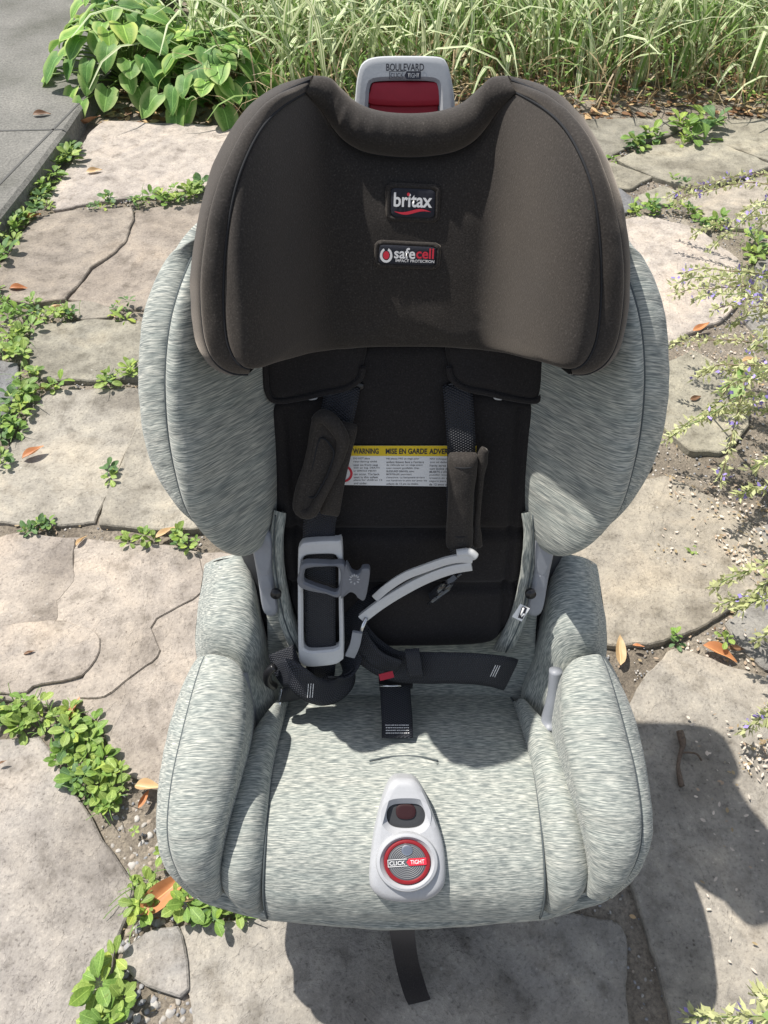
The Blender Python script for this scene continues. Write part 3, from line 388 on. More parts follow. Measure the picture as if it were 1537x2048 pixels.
def tube(name, pts, rad, mat, parent, n=None, k=8, closed=False, seat=True, sx=1, rads=None, res=True):
    P = np.array(pts, float); P = P.copy(); P[:,0] *= sx
    if res: P = catmull(P, n or max(12, 6*len(P)), closed)
    m = len(P); T = np.roll(P,-1,0)-np.roll(P,1,0) if closed else np.gradient(P, axis=0)
    T /= np.linalg.norm(T, axis=1)[:,None]+1e-12
    ref = np.array((.31,.2,.93)); V = []
    a = np.cross(T[0], ref); a /= np.linalg.norm(a)
    rs = np.interp(np.linspace(0,1,m), np.linspace(0,1,len(rads)), rads) if rads is not None else np.full(m, rad)
    for i in range(m):
        a = a-T[i]*(a@T[i]); a /= np.linalg.norm(a)+1e-12; b = np.cross(T[i], a)
        for j in range(k):
            t = 2*math.pi*j/k; V.append(P[i]+rs[i]*(math.cos(t)*a+math.sin(t)*b))
    fs = []
    for i in range(m if closed else m-1):
        for j in range(k):
            i2 = (i+1)%m; fs.append((i*k+j, i*k+(j+1)%k, i2*k+(j+1)%k, i2*k+j))
    if not closed: fs += [tuple(range(k))[::-1], tuple((m-1)*k+j for j in range(k))]
    V = np.array(V)-(SEAT_O if seat else 0)
    return link(name, mesh(name, V, fs, [(v[0], v[2]) for v in V]), mat, parent)
def ribbon(name, pts, width, mat, parent, wdir=None, thick=.0022, n=40, nu=7, seat=True, cup=0., twist=None):
    P = catmull(pts, n); T = np.gradient(P, axis=0); T /= np.linalg.norm(T, axis=1)[:,None]+1e-12
    wd = np.array(wdir if wdir is not None else (1,0,0), float)
    if wd.ndim == 1: W = np.repeat(wd[None], n, 0)
    else: W = catmull(wd, n)
    W = W-T*(W*T).sum(1)[:,None]; W /= np.linalg.norm(W, axis=1)[:,None]+1e-12
    N = np.cross(W, T); L = np.r_[0, np.cumsum(np.linalg.norm(np.diff(P, axis=0), axis=1))]
    V = []; UV = []
    for i in range(n):
        for side in (1, -1):
            for j in range(nu):
                u = j/(nu-1)*2-1
                if side < 0: u = -u
                e = 1 if abs(u) < .99 else (.2 if mat == 'web' else .8)
                V.append(P[i]+W[i]*u*width/2+N[i]*(side*thick/2*e+cup*(1-u*u))); UV.append((u*width/2, L[i]))
    k = 2*nu; fs = grid_faces(n, k, True); fs += [tuple(range(k))[::-1], tuple((n-1)*k+j for j in range(k))]
    V = np.array(V)-(SEAT_O if seat else 0)
    o = link(name, mesh(name, V, fs, UV), mat, parent)
    if mat != 'web': o.data.set_sharp_from_angle(angle=R(38))
    return o
def extrude(name, outer, hole, frame, n0, n1, mat, parent, bev=.0015, seg=72, sx=1, bend=None, smooth_o=True):
    O = catmull(outer, seg, True) if smooth_o else np.array(outer, float)
    sg = len(O); c = O.mean(0); bend = bend or (lambda a, b: 0.)
    def shrink(Q, d):
        T = np.roll(Q,-1,0)-np.roll(Q,1,0); T /= np.linalg.norm(T, axis=1)[:,None]+1e-12
        Nn = np.stack((T[:,1],-T[:,0]), 1)
        s = np.sign(((Q-Q.mean(0))*Nn).sum()); return Q-Nn*s*d
    loops = []
    def add(Q, n): loops.append([frame.pt(a, b, n+bend(a,b)) for a, b in Q])
    if hole is None:
        for r in (0, .35, .7): add(c+(shrink(O, bev*1.2)-c)*max(r,.001), n1)
        add(shrink(O, bev*1.2), n1); add(shrink(O, bev*.35), n1-bev*.3); add(O, n1-bev); add(O, n0)
    else:
        Hd = catmull(hole, 240, True); hc = Hd.mean(0); ha = np.arctan2(Hd[:,1]-hc[1], Hd[:,0]-hc[0]); hr_ = np.linalg.norm(Hd-hc, axis=1)
        od = np.argsort(ha); oa = np.arctan2(O[:,1]-hc[1], O[:,0]-hc[0])
        rr = np.interp(oa, np.r_[ha[od]-2*math.pi, ha[od], ha[od]+2*math.pi], np.tile(hr_[od], 3)); Hh = hc+np.stack((np.cos(oa), np.sin(oa)), 1)*rr[:,None]
        add(Hh, n0); add(Hh, n1-bev); Ha = shrink(Hh, -bev); Oa = shrink(O, bev*1.2)
        for q in np.linspace(0,1,7): add(Ha*(1-q)+Oa*q, n1)
        add(shrink(O, bev*.35), n1-bev*.3); add(O, n1-bev); add(O, n0)
        add(Hh, n0)
    V = np.array(loops).reshape(-1,3); V[:,0] *= sx
    fs = grid_faces(len(loops), sg, True)
    if sx < 0: fs = [q[::-1] for q in fs]
    me = mesh(name, V-SEAT_O, fs, [(v[0], v[2]) for v in V])
    o = link(name, me, mat, parent); me.set_sharp_from_angle(angle=R(42)); return o
def text(name, body, frame, a, b, n, width, height, mat, parent, bold=0., rot=0., sx=1, up=None):
    cu = bpy.data.curves.new('t', 'FONT'); cu.body = body; cu.size = 1; cu.offset = bold; cu.extrude = 0; cu.resolution_u = 3
    cu.align_x = 'LEFT'; to = bpy.data.objects.new('t', cu); C.objects.link(to)
    dg = bpy.context.evaluated_depsgraph_get(); me = bpy.data.meshes.new_from_object(to.evaluated_get(dg)); bpy.data.objects.remove(to)
    co = np.array([v.co[:] for v in me.vertices]); lo = co.min(0); hi = co.max(0)
    k = (hi-lo); co = (co-(lo+hi)/2); co[:,0] *= width/k[0]; co[:,1] *= height/k[1]
    ca, sa = math.cos(rot), math.sin(rot)
    me.materials.clear()
    for v, p in zip(me.vertices, co):
        v.co = Vector(frame.pt(a+p[0]*ca-p[1]*sa, b+p[0]*sa+p[1]*ca, n)-SEAT_O)
    me.update(); me.name = name
    return link(name, me, mat, parent, smooth=False)
def flat(name, pts_ab, frame, n, mat, parent):
    V = [frame.pt(a, b, n)-SEAT_O for a, b in pts_ab]
    return link(name, mesh(name, V, [tuple(range(len(V)))]), mat, parent, smooth=False)
def tag(o, label, cat, group=None, kind=None):
    if label: o['label'] = label
    if cat: o['category'] = cat
    if group: o['group'] = group
    if kind: o['kind'] = kind
    return o
mirx = lambda P: [(-p[0],)+tuple(p[1:]) for p in P]
# ======================= THE CHILD SEAT =======================
seat = bpy.data.objects.new('child_car_seat', None); C.objects.link(seat); seat.location = (.021, .42, 0)
tag(seat, 'mint grey heathered child car seat with black headrest standing on the flagstones', 'car seat')
# --- base and shell
def boxy(name, secs, mat, parent, k=40, cap=True):
    # secs: list of (z, y0, y1, halfwidth, power)
    V = []
    for z, y0, y1, hw, pw in secs:
        for j in range(k):
            t = 2*math.pi*j/k; c_, s_ = math.cos(t), math.sin(t)
            V.append((hw*np.sign(c_)*abs(c_)**(2/pw), (y0+y1)/2+(y1-y0)/2*np.sign(s_)*abs(s_)**(2/pw), z))
    fs = grid_faces(len(secs), k, True)+[tuple(range(k))[::-1], tuple((len(secs)-1)*k+j for j in range(k))]
    return link(name, mesh(name, np.array(V)-SEAT_O, fs), mat, parent)
boxy('base', [(0,.27,.68,.17,6),(.01,.26,.69,.18,6),(.10,.255,.69,.185,6),(.16,.24,.68,.20,5),(.205,.225,.66,.215,5)], 'base', seat)
boxy('seat_shell', [(.13,.225,.66,.205,5),(.17,.215,.67,.225,5),(.235,.215,.68,.235,5),(.262,.24,.69,.235,5)], 'base', seat)
def backslab(name, x, s0, s1, n0, n1, mat, k=44):
    V = []
    for i, s in enumerate(np.linspace(s0, s1, 9)):
        hw = x(s)
        for j in range(k):
            t = 2*math.pi*j/k; c_, s_ = math.cos(t), math.sin(t)
            V.append(BACK.pt(hw*np.sign(c_)*abs(c_)**.4, s, (n0+n1)/2+(n1-n0)/2*np.sign(s_)*abs(s_)**.5))
    fs = grid_faces(9, k, True)+[tuple(range(k))[::-1], tuple(8*k+j for j in range(k))]
    return link(name, mesh(name, np.array(V)-SEAT_O, fs), mat, seat)
backslab('back_shell', lambda s: .175+.02*math.sin(max(0,min(1,s/.55))*math.pi), -.06, .57, -.11, -.006, 'base')
# --- mint back panel behind the pad
def low_n(x, s): return .002+.9*max(0, abs(x)-.125)**1.6
bo = [(-.165,-.02),(-.16,.1),(-.155,.25),(-.15,.42),(-.10,.46),(.10,.46),(.15,.42),(.155,.25),(.16,.1),(.165,-.02),(.08,-.03),(-.08,-.03)]
panel('back_cover', bo, low_n, BACK, 'mint', seat, w=.01, T=.003, skirt=.005, seg=120, rings=20)
for sx in (1, -1):
    A = [(p[0]*sx,)+tuple(p[1:]) for p in D['side_a']]; B = [(p[0]*sx,)+tuple(p[1:]) for p in D['side_b']]
    s_ = strip('back_edge_roll', A, B, .012, 'mint', seat, up=(0,-.9,.4), nv=40, skA=(0,.03,-.01), swap=True)
    tube('seam', [BACK.N*.0115+(np.array(a)+np.array(b))/2 for a, b in zip(A, B)], .0009, 'mseam', s_)
# --- torso wings
for sx in (1, -1):
    wm = panel('torso_wing', D['wing_main'], wing_n, BACK, 'mint', seat, w=.05, T=.028, skirt=.095, rings=34, seg=180, sx=sx, inset=.10, wr=.002, uvrot=0)
    if sx < 0: wm.location.x = -.007
    A = [(p[0]*sx,)+tuple(p[1:]) for p in D['wing_seam']]; B = [(p[0]*sx,)+tuple(p[1:]) for p in D['wing_sil']]
    A2 = [tuple(np.array(p)-BACK.N*.020) for p in A]
    strip('rim', A2, B, [.006,.011,.012,.012,.010,.005,.0], 'mint', wm, up=(0,-.9,.4), nv=64, nu=14, skB=tuple(-BACK.N*.075-np.array((sx*-.03,0,0))), skfade=.2, conv=True)
    tube('seam', [tuple(np.array(p)-BACK.N*.0185) for p in A], .0012, 'mseam', wm, n=70)
# --- back pad with flaps
pq = (D['quilt1'], D['quilt2'])
def padq(x, s):
    n = pad_n(x, s)+.002
    for q in pq: n += .004-.008*math.exp(-((s-q)/.006)**2)
    n -= .005*math.exp(-((abs(x)-.116)/.004)**2)*(1 if s < .39 else 0)
    return n
pd = panel('back_pad', D['pad'], padq, BACK, 'pad', seat, w=.012, T=.006, skirt=.008, rings=60, seg=260, wr=.0012, center=(0,.25))
O = catmull(D['pad'], 200, True); tube('piping', [BACK.pt(a, b, pad_n(a,b)-.001) for a, b in O], .0032, 'pad', pd, closed=True, res=False)
for q in pq: tube('stitch_line', [BACK.pt(x, q, padq(x,q)+.0002) for x in np.linspace(-.105,.105,24)], .0006, 'seam', pd, res=False)
for sx in (1, -1):
    fl = panel('strap_flap', D['flap'], flap_n, BACK, 'pad', seat, w=.014, T=.007, skirt=.010, rings=18, seg=110, sx=sx)
    O = catmull(D['flap'][:9], 80); tube('piping', [BACK.pt(a*sx, b, flap_n(a,b)-.002) for a, b in O], .003, 'pad', fl, res=False)
    x = -.078*sx
    extrude('strap_slot_guide', [(-.085-.0,.404),(-.085,.412),(-.045,.417),(-.045,.409)], None, BACK, .01, .0255, 'blackp', seat, sx=sx, bev=.001, seg=24)
    extrude('slot_tab', [(-.0945,.4005),(-.0945,.4065),(-.0865,.4075),(-.0865,.4015)], None, BACK, .012, .0285, 'grey', seat, sx=sx, bev=.0006, seg=16)
# --- headrest
hd = panel('headrest', D['head_main'], head_n, BACK, 'head', seat, w=.035, T=.012, skirt=.05, rings=44, seg=260, center=(0,.50), wr=.0015, inset=.02)
strip('top_roll', D['roll_top'], D['roll_bot'], [.003,.012,.017,.018,.018,.018,.018,.017,.012,.003], 'head', hd, up=(0,-.6,.8), nv=90, nu=22, skA=tuple(-BACK.N*.06-BACK.B*.02))
for sx in (1, -1):
    f_ = lambda k: [(p[0]*sx,)+tuple(p[1:]) for p in D[k]]
    s1 = [tuple(np.array(p)-BACK.N*.006) for p in f_('seam1')]
    strip('side_border', s1, f_('seam2'), [.001,.006,.007,.007,.007,.006,.001], 'head', hd, up=(-sx*.6,-.9,.4), nv=70, nu=12)
    strip('side_band', f_('seam2'), f_('head_sil'), [0,.004,.006,.006,.006,.005,.0], 'head', hd, up=(-sx*1.6,-.6,.4), nv=70, nu=12, skB=tuple(-BACK.N*.07+np.array((sx*.012,0,0))))
    tube('seam', [tuple(np.array(p)+BACK.N*.001) for p in s1], .0009, 'seam', hd, n=80); tube('seam', [tuple(np.array(p)+BACK.N*.0012) for p in f_('seam2')], .0009, 'seam', hd, n=80)
tube('seam', [tuple(np.array(p)-BACK.N*.004) for p in D['roll_bot']], .0013, 'seam', hd, n=90)
backslab('headrest_shell', lambda s: .105, .46, .645, -.03, .012, 'base')
# --- badges on the headrest
def quadpts(Q, k=6):
    Q = np.array(Q); return Q
def qmap(Q):
    Q = np.array(Q, float)
    return lambda u, v: tuple((Q[0]*(1-u)+Q[1]*u)*(1-v)+(Q[3]*(1-u)+Q[2]*u)*v)
class QF:   # text placed in the badge's own frame
    pass
def rrect(Q, r=.15, n=5):
    q = qmap(Q); out = []
    for cx, cy, a0 in ((r,r,180),(1-r,r,270),(1-r,1-r,0),(r,1-r,90)):
        for i in range(n):
            t = R(a0+90*i/(n-1)); out.append(q(cx+r*math.cos(t), cy+r*math.sin(t)))
    return out
HN = lambda a, b: head_n(a, b)
b1 = D['badge1']; bx = [p[0] for p in b1]; by = [p[1] for p in b1]
bw = (max(bx)-min(bx)); bh = max(by)-min(by); c1 = (sum(bx)/4, sum(by)/4)
N1 = head_n(*c1)
bg1 = extrude('brand_badge', rrect(b1), None, BACK, N1-.004, N1+.003, 'navy', hd, bev=.0015, seg=20, smooth_o=False)
O = catmull(rrect(b1, .12), 60, True); O = (O-O.mean(0))*1.10+O.mean(0); tube('badge_rim', [BACK.pt(a, b, N1+.0004) for a, b in O], .0024, 'head', bg1, closed=True, res=False)
text('lettering', 'britax', BACK, c1[0], c1[1]+bh*.10, N1+.0036, bw*.86, bh*.46, 'wht', bg1, bold=.022, rot=-.03)
flat('letter_dot', [(c1[0]-bw*.105+.0012*math.cos(t), c1[1]+bh*.285+.0014*math.sin(t)) for t in np.linspace(0, 6.0, 14)], BACK, N1+.0041, 'redp', bg1)
sw = []
for t in np.linspace(0, 1, 24): sw.append((c1[0]+bw*(t-.5)*.82, c1[1]-bh*(.27+.055*math.sin(t*2*math.pi+math.pi)*-1+.02*(t-.5))))
up_ = [(a, b+.0013*math.sin(math.pi*min(1,max(0,(i+1)/24)))) for i, (a, b) in enumerate(sw)]; dn_ = [(a, b-.0013*math.sin(math.pi*min(1,(i+1)/24))) for i, (a, b) in enumerate(sw)]
flat('logo_wave', up_+dn_[::-1], BACK, N1+.0037, 'redp', bg1)
b2 = D['badge2']; bx = [p[0] for p in b2]; by = [p[1] for p in b2]; bw2 = max(bx)-min(bx); bh2 = max(by)-min(by); c2 = (sum(bx)/4, sum(by)/4); N2 = head_n(*c2)
bg2 = extrude('technology_badge', rrect(b2, .12), None, BACK, N2-.004, N2+.003, 'navy', hd, bev=.0015, seg=20, smooth_o=False)
O = catmull(rrect(b2, .12), 60, True); O = (O-O.mean(0))*np.array((1.07,1.14))+O.mean(0); tube('badge_rim', [BACK.pt(a, b, N2+.0004) for a, b in O], .0022, 'head', bg2, closed=True, res=False)
text('lettering', 'safe', BACK, c2[0]-bw2*.045, c2[1]+bh2*.10, N2+.0036, bw2*.36, bh2*.50, 'wht', bg2, bold=.02, rot=-.03)
text('lettering', 'cell', BACK, c2[0]+bw2*.30, c2[1]+bh2*.085, N2+.0036, bw2*.30, bh2*.48, 'redp', bg2, bold=.02, rot=-.03)
text('lettering', 'IMPACT PROTECTION', BACK, c2[0]+bw2*.13, c2[1]-bh2*.255, N2+.0036, bw2*.66, bh2*.13, 'wht', bg2, bold=.015, rot=-.03)
lc = (c2[0]-bw2*.36, c2[1]+.0002)
rg = [(lc[0]+.0053*math.cos(t)*(1 if math.sin(t) > 0 else 1.04), lc[1]+.0062*math.sin(t)) for t in np.linspace(R(112), R(428), 26)]
rgi = [(lc[0]+.0034*math.cos(t), lc[1]+.0042*math.sin(t)) for t in np.linspace(R(112), R(428), 26)]
V = [BACK.pt(a, b, N2+.0037)-SEAT_O for a, b in rg+rgi]
link('logo_ring', mesh('logo_ring', V, [(i, i+1, 27+i, 26+i) for i in range(25)]), 'wht', bg2, smooth=False)
flat('logo_drop', [(lc[0]+.0027*math.cos(t), lc[1]+.0034*math.sin(t)) for t in np.linspace(0, 6.0, 18)], BACK, N2+.0037, 'redp', bg2)
# --- carry handle behind the headrest
hn = -.035
ho = D['handle_out']; hi_ = D['handle_in']
hb = extrude('handle', ho+[(.05,.58),(-.05,.58)], None, BACK, hn-.022, hn-.006, 'handle', seat, bev=.006, seg=80)
hf = extrude('handle_frame', ho+[(.047,.60),(-.047,.60)], hi_+[(.033,.61),(-.033,.61)], BACK, hn-.008, hn+.004, 'handle', hb, bev=.003, seg=96)
ri = extrude('red_insert', [(a*.97, b) for a, b in hi_]+[(.033,.61),(-.033,.61)], None, BACK, hn-.01, hn-.0035, 'red', hb, bev=.001, seg=60)
tb = max(p[1] for p in hi_); 
extrude('insert_lip', [(-.0325,tb-.019),(-.0325,tb-.006),(-.028,tb-.001),(.028,tb-.001),(.0325,tb-.006),(.0325,tb-.019)], None, BACK, hn-.004, hn+.001, 'red', ri, bev=.003, seg=36)
ht = D['handle_txt']
text('lettering', 'BOULEVARD', BACK, ht[0][0], ht[0][1], hn+.0046, ht[2][0]-ht[1][0], .0056, 'ink', hb, bold=.012)
def clicktight(a, b, n, wd, hh, fr_, m1, m2, m3, parent, rot=0.):
    def rt(x, y): return (a+x*math.cos(rot)-y*math.sin(rot), b+x*math.sin(rot)+y*math.cos(rot))
    t = hh*.07
    for q in ([(-wd/2,hh/2),(0,hh/2),(0,hh/2-t),(-wd/2,hh/2-t)], [(-wd/2,-hh/2+t),(0,-hh/2+t),(0,-hh/2),(-wd/2,-hh/2)], [(-wd/2,hh/2-t),(-wd/2+t,hh/2-t),(-wd/2+t,-hh/2+t),(-wd/2,-hh/2+t)]):
        flat('logo_outline', [rt(*p) for p in q], fr_, n, m1, parent)
    flat('logo_arrow', [rt(*p) for p in [(-wd*.02,0),(wd*.05,hh/2),(wd*.49,hh/2),(wd*.5,hh*.42),(wd*.5,-hh*.42),(wd*.49,-hh/2),(wd*.05,-hh/2)]], fr_, n, m2, parent)
    c_ = rt(-wd*.255, 0); text('lettering', 'CLICK', fr_, c_[0], c_[1], n+.0006, wd*.40, hh*.56, m1, parent, bold=.002, rot=rot)
    c_ = rt(wd*.265, 0); text('lettering', 'TIGHT', fr_, c_[0], c_[1], n+.0006, wd*.36, hh*.56, m3, parent, bold=.004, rot=rot)
clicktight(ht[3][0], ht[3][1], hn+.0046, ht[5][0]-ht[4][0], .0062, BACK, 'ink', 'ink', 'handle', hb)
# --- seat cushion
cl = D['cush_l']; cr = mirx(cl)
cu = strip('seat_cushion', cl, cr, [.004,.006,.006,.004,.003,.004,.005,.004], 'mint', seat, up=(0,-.4,1), nv=70, nu=48, pw=6, skA=(0,.02,-.04), skB=(0,.02,-.04), wr=.002)
link_front = cl[-1]
for sx in (1, -1):
    m_ = lambda k: [(p[0]*sx,)+tuple(p[1:]) for p in D[k]]
    bl = strip('thigh_bolster', m_('bol_in'), m_('bol_out'), [.014,.02,.022,.024,.024,.022,.018,.012], 'mint', seat, up=(0,-.5,1), nv=70, nu=22, skA=(0,.01,-.03), skB=(0,.02,-.06))
    tube('seam', [np.array(p)+(0,-.001,.0015) for p in m_('cush_l')], .0011, 'mseam', bl, n=70)
    ar = strip('front_armrest', m_('arm_in'), m_('arm_seam'), [.010,.020,.021,.021,.02,.018,.014,.008], 'mint', seat, up=(0,-.5,1), nv=80, nu=24, skA=(-sx*.004,.02,-.12), cap=(0,.010,-.055))
    strip('outer_band', m_('arm_seam'), m_('arm_sil'), [.003,.006,.007,.007,.007,.006,.003], 'mint', ar, up=(-sx,-.5,.6), nv=80, nu=10, skB=(sx*.02,.022,-.125))
    tube('seam', [np.array(p)+(0,-.001,.001) for p in m_('arm_seam')], .0011, 'mseam', ar, n=70)
    patch('rear_armrest', D['rear_rows'], 'mint', seat, sx=sx, wr=.003)
    # front closing wall of the rear armrest and its outer side
    rr_ = [r[0] for r in D['rear_rows']]; A = [(p[0]*sx,)+tuple(p[1:]) for p in rr_]
    strip('side_wall', A, [(p[0]-.02*sx*-1, p[1]+.02, p[2]-.17) for p in A], .004, 'mint', seat, up=(-sx,0,0), nv=20, nu=10)
    rb_ = D['rear_rows'][-1]; A = [(p[0]*sx,)+tuple(p[1:]) for p in rb_]
    strip('rear_wall', A, [(p[0]*.98, p[1]+.035, p[2]-.06) for p in A], .006, 'mint', seat, up=(0,.5,.6), nv=30, nu=10, swap=True)
    # grey plastic trim between armrest and inner wall
    A = m_('trim_a'); B = m_('trim_b')
    strip('armrest_trim', A, B, .002, 'bracket', seat, up=(0,-.4,1), nv=24, nu=8, skA=(-sx*.02,.0,-.03), skB=(sx*.004,0,-.05), wr=0)
    br = panel('shell_bracket', [ (lambda q: (q@BACK.A, q@BACK.B))(np.array(p)-BACK.O) for p in D['bracket']], lambda a, b: .036, BACK, 'bracket', seat, w=.01, T=.006, skirt=.06, rings=8, seg=60, sx=sx, wr=0)
    q0 = np.array(D['bracket'][4]); q0 = q0*np.array((sx,1,1))
    tube('bracket_bolt', [q0+BACK.N*.004+np.array((sx*.004,0,-.02)), q0+BACK.N*.0085+np.array((sx*.004,0,-.02))], .006, 'blackp', br, res=False, k=14)
tube('belt_lever', [(-p[0],)+tuple(p[1:]) for p in D['lever']], .008, 'bracket', seat, n=24, k=14, rads=[.0075,.0065,.008,.010])
# front lower band
bt = D['band_top']; bb = D['band_bot']
A = bt+[(0,.189,.212)]+mirx(bt)[::-1]; B = bb+[(0,.190,.196)]+mirx(bb)[::-1]
fb = strip('front_lower_band', A, B, .003, 'mint', seat, up=(0,-1,.3), nv=90, nu=10, skB=(0,.06,-.02), skA=(0,.012,.015), swap=True)
# crotch strap slit
tube('slit_edge', [np.array(p)+(0,-.001,.0056) for p in D['slit']], .0011, 'mseam', cu, n=30)
tube('slit_edge', [np.array(p)+(0,-.0045,.0052) for p in D['slit']], .0016, 'mint', cu, n=30)
# --- dial housing
DN = .017
so_ = D['dial_out']; hs = extrude('dial_housing', so_, D['dial_slot'], DIAL, -.03, DN, 'grey', seat, bev=.006, seg=150, bend=lambda a, b: -.9*a*a-5.2*max(0,-b-.02)**2-1.0*max(0,b-.02)**2)
bendh = lambda a, b: -.9*a*a-5.2*max(0,-b-.02)**2-1.0*max(0,b-.02)**2
dc = D['dial_c']; c0 = dc[0]; ry = dc[1][1]-dc[0][1]; rx = dc[2][0]-dc[0][0]
nd = DN+bendh(*c0)
circ = lambda r, k=48: [(c0[0]+rx*r*math.cos(t), c0[1]+ry*r*math.sin(t)) for t in np.linspace(0, 2*math.pi, k, endpoint=False)]
rim = extrude('dial_recess_rim', circ(1.40), circ(1.07), DIAL, nd-.006, nd+.0042, 'grey', hs, bev=.0036, seg=64)
red = extrude('dial_ring', circ(1.04), circ(.84), DIAL, nd-.003, nd+.0030, 'redd', hs, bev=.0012, seg=64)
dl = extrude('dial', circ(.86), None, DIAL, nd-.003, nd+.0022, 'dialg', hs, bev=.0005, seg=64)
for i in range(9):
    r = .12+.08*i; tube('ridge', [DIAL.pt(a, b, nd+.0022) for a, b in circ(r, 40)], .00055, 'dialr', dl, closed=True, res=False, k=5)
V = []; ks = 14
dpt = [(c0[0]-.0*rx+.27*rx*math.cos(t), c0[1]+ry*.56+.27*ry*math.sin(t)) for t in np.linspace(0, 2*math.pi, 20, endpoint=False)]
extrude('key_dimple', dpt, None, DIAL, nd+.001, nd+.0036, 'metal', dl, bev=.0012, seg=24)
flat('logo_backing', [(c0[0]+x*rx, c0[1]+y*ry) for x, y in ((-.84,-.17),(0,-.15),(0,.17),(-.84,.15))], DIAL, nd+.0030, 'dialg', dl)
clicktight(c0[0], c0[1], nd+.0036, rx*1.72, ry*.34, DIAL, 'wht', 'redp', 'wht', dl, rot=.06)
sl_ = D['dial_slot']; cs_ = np.mean(sl_, 0); ns_ = DN+bendh(*cs_)
slp = extrude('key_slot', sl_, None, DIAL, ns_-.02, ns_-.0085, 'greyd', hs, bev=.0005, seg=50)
extrude('slot_window', [tuple((np.array(p)-cs_)*np.array((.52,.62))+cs_+np.array((0,.004))) for p in sl_], None, DIAL, ns_-.012, ns_-.0068, 'slotred', slp, bev=.0006, seg=40)
# --- warning label
wq = D['warn']; q = qmap(wq); WN = pad_n(0,.33)+.0115
lb = flat('warning_label', [q(0,0), q(1,0), q(1,1), q(0,1)], BACK, WN, 'lblw', seat)
flat('yellow_header', [q(0,0), q(1,0), q(1,.25), q(0,.25)], BACK, WN+.0004, 'yel', lb)
W_ = wq[1][0]-wq[0][0]; Hh_ = wq[0][1]-wq[3][1]
for body, u, ww in (('WARNING', .165, .195), ('MISE EN GARDE', .472, .315), ('ADVERTENCIA', .795, .30)):
    c_ = q(u, .13); text('lettering', body, BACK, c_[0], c_[1], WN+.0008, W_*ww, Hh_*.135, 'ink', lb, bold=.025)
cols = [(.175,.22,['DO NOT place','rear-facing child','seat on front seat','with air bag. DEATH','or SERIOUS INJURY','can occur. The back','seat is the safest','place for children 12','and under.']),
        (.475,.315,['NE placez PAS un siege pour','enfant faisant face a l\'arriere','du vehicule sur un siege avant','avec coussin gonflable. Des','BLESSURES GRAVES, voire','MORTELLES, pourraient','s\'ensuivre. La banquette arriere','est l\'endroit le plus sur pour les','enfants de 12 ans ou moins.']),
        (.80,.30,['NO coloque un asiento','que se deba orientar','hacia atras en el asiento','con bolsa de aire.','MUERTE o LESIONES','pueden ocurrir. El asiento','trasero es el lugar mas','seguro para ninos','de 12 anos o menos.'])]
for u, ww, lines in cols:
    mx = max(map(len, lines))
    for i, ln in enumerate(lines):
        wl = W_*ww*len(ln)/mx; c_ = q(u, .32+i*.078); text('lettering', ln, BACK, q(u-ww/2,0)[0]+wl/2, c_[1], WN+.0004, wl, Hh_*.055, 'txt', lb, bold=.008)
cc = q(.005,.70); 
rg = [(cc[0]+.010*math.cos(t), cc[1]+.010*math.sin(t)) for t in np.linspace(-1.5, 1.5, 20)]; rgi = [(cc[0]+.0075*math.cos(t), cc[1]+.0075*math.sin(t)) for t in np.linspace(-1.5, 1.5, 20)]
link('warning_ring', mesh('warning_ring', [BACK.pt(a,b,WN+.0004)-SEAT_O for a, b in rg+rgi], [(i,i+1,21+i,20+i) for i in range(19)]), 'redp', lb, smooth=False)
# --- harness
WB = .0315
hr = ribbon('shoulder_strap', D['strapL'], .034, 'web', seat, wdir=[(1,0,0)]*4+[(1,0,.12)]*3+[(1,0,.05)]*4, n=80)
hr2 = ribbon('shoulder_strap', D['strapR'], .0285, 'web', seat, wdir=(1,0,0), n=60)
def pillow(name, path, wds, thk, mat, parent, wdir, n=40, k=24, pw=3.0):
    P = catmull(path, n); T = np.gradient(P, axis=0); T /= np.linalg.norm(T, axis=1)[:,None]
    Wd = np.array(wdir, float); V = []
    L = np.linspace(0,1,n); ww = np.interp(L, np.linspace(0,1,len(wds)), wds)
    for i in range(n):
        e = 1-abs(2*L[i]-1)**14; e = math.sqrt(max(e, .02))
        w_ = Wd-T[i]*(Wd@T[i]); w_ /= np.linalg.norm(w_); nn = np.cross(w_, T[i])
        for j in range(k):
            t = 2*math.pi*j/k; c_, s_ = math.cos(t), math.sin(t)
            p = P[i]+w_*ww[i]/2*(.82+.18*e)*np.sign(c_)*abs(c_)**(2/pw)+nn*thk/2*e*np.sign(s_)*abs(s_)**(2/pw)
            V.append(p+nn*.0012*noise.noise(Vector(p)*60))
    fs = grid_faces(n, k, True)+[tuple(range(k))[::-1], tuple((n-1)*k+j for j in range(k))]
    return link(name, mesh(name, np.array(V)-SEAT_O, fs), mat, parent)
hpL = pillow('harness_pad', D['hpA'], [.022,.0215,.021,.021,.021], .014, 'hpad', seat, (1,0,.15))
ob = D['hpB_out']; cB = np.mean(ob, 0)
obf = [ (lambda q: (q@BACK.A, q@BACK.B))(np.array(p)-BACK.O) for p in ob]
panel('folded_flap', obf, lambda a, b: .0545, BACK, 'hpad', hpL, w=.006, T=.004, skirt=.010, rings=10, seg=70, wr=.001)
tube('padded_rim', [np.array(p)-BACK.N*.006 for p in ob], .0062, 'hpad', hpL, closed=True, n=70, k=12, rads=[.0075,.0075,.006,.0045,.0042,.0055,.0075,.007,.0045,.0042,.006])
inn = [np.array(p)*.62+np.array(cB)*.38-BACK.N*.003 for p in ob]
tube('stitch_line', inn, .0011, 'seam', hpL, closed=True, n=60)
hpR = pillow('harness_pad', D['hpR'], [.030,.029,.0255,.026,.028,.028], .024, 'hpad', seat, (1,0,0), pw=2.5)
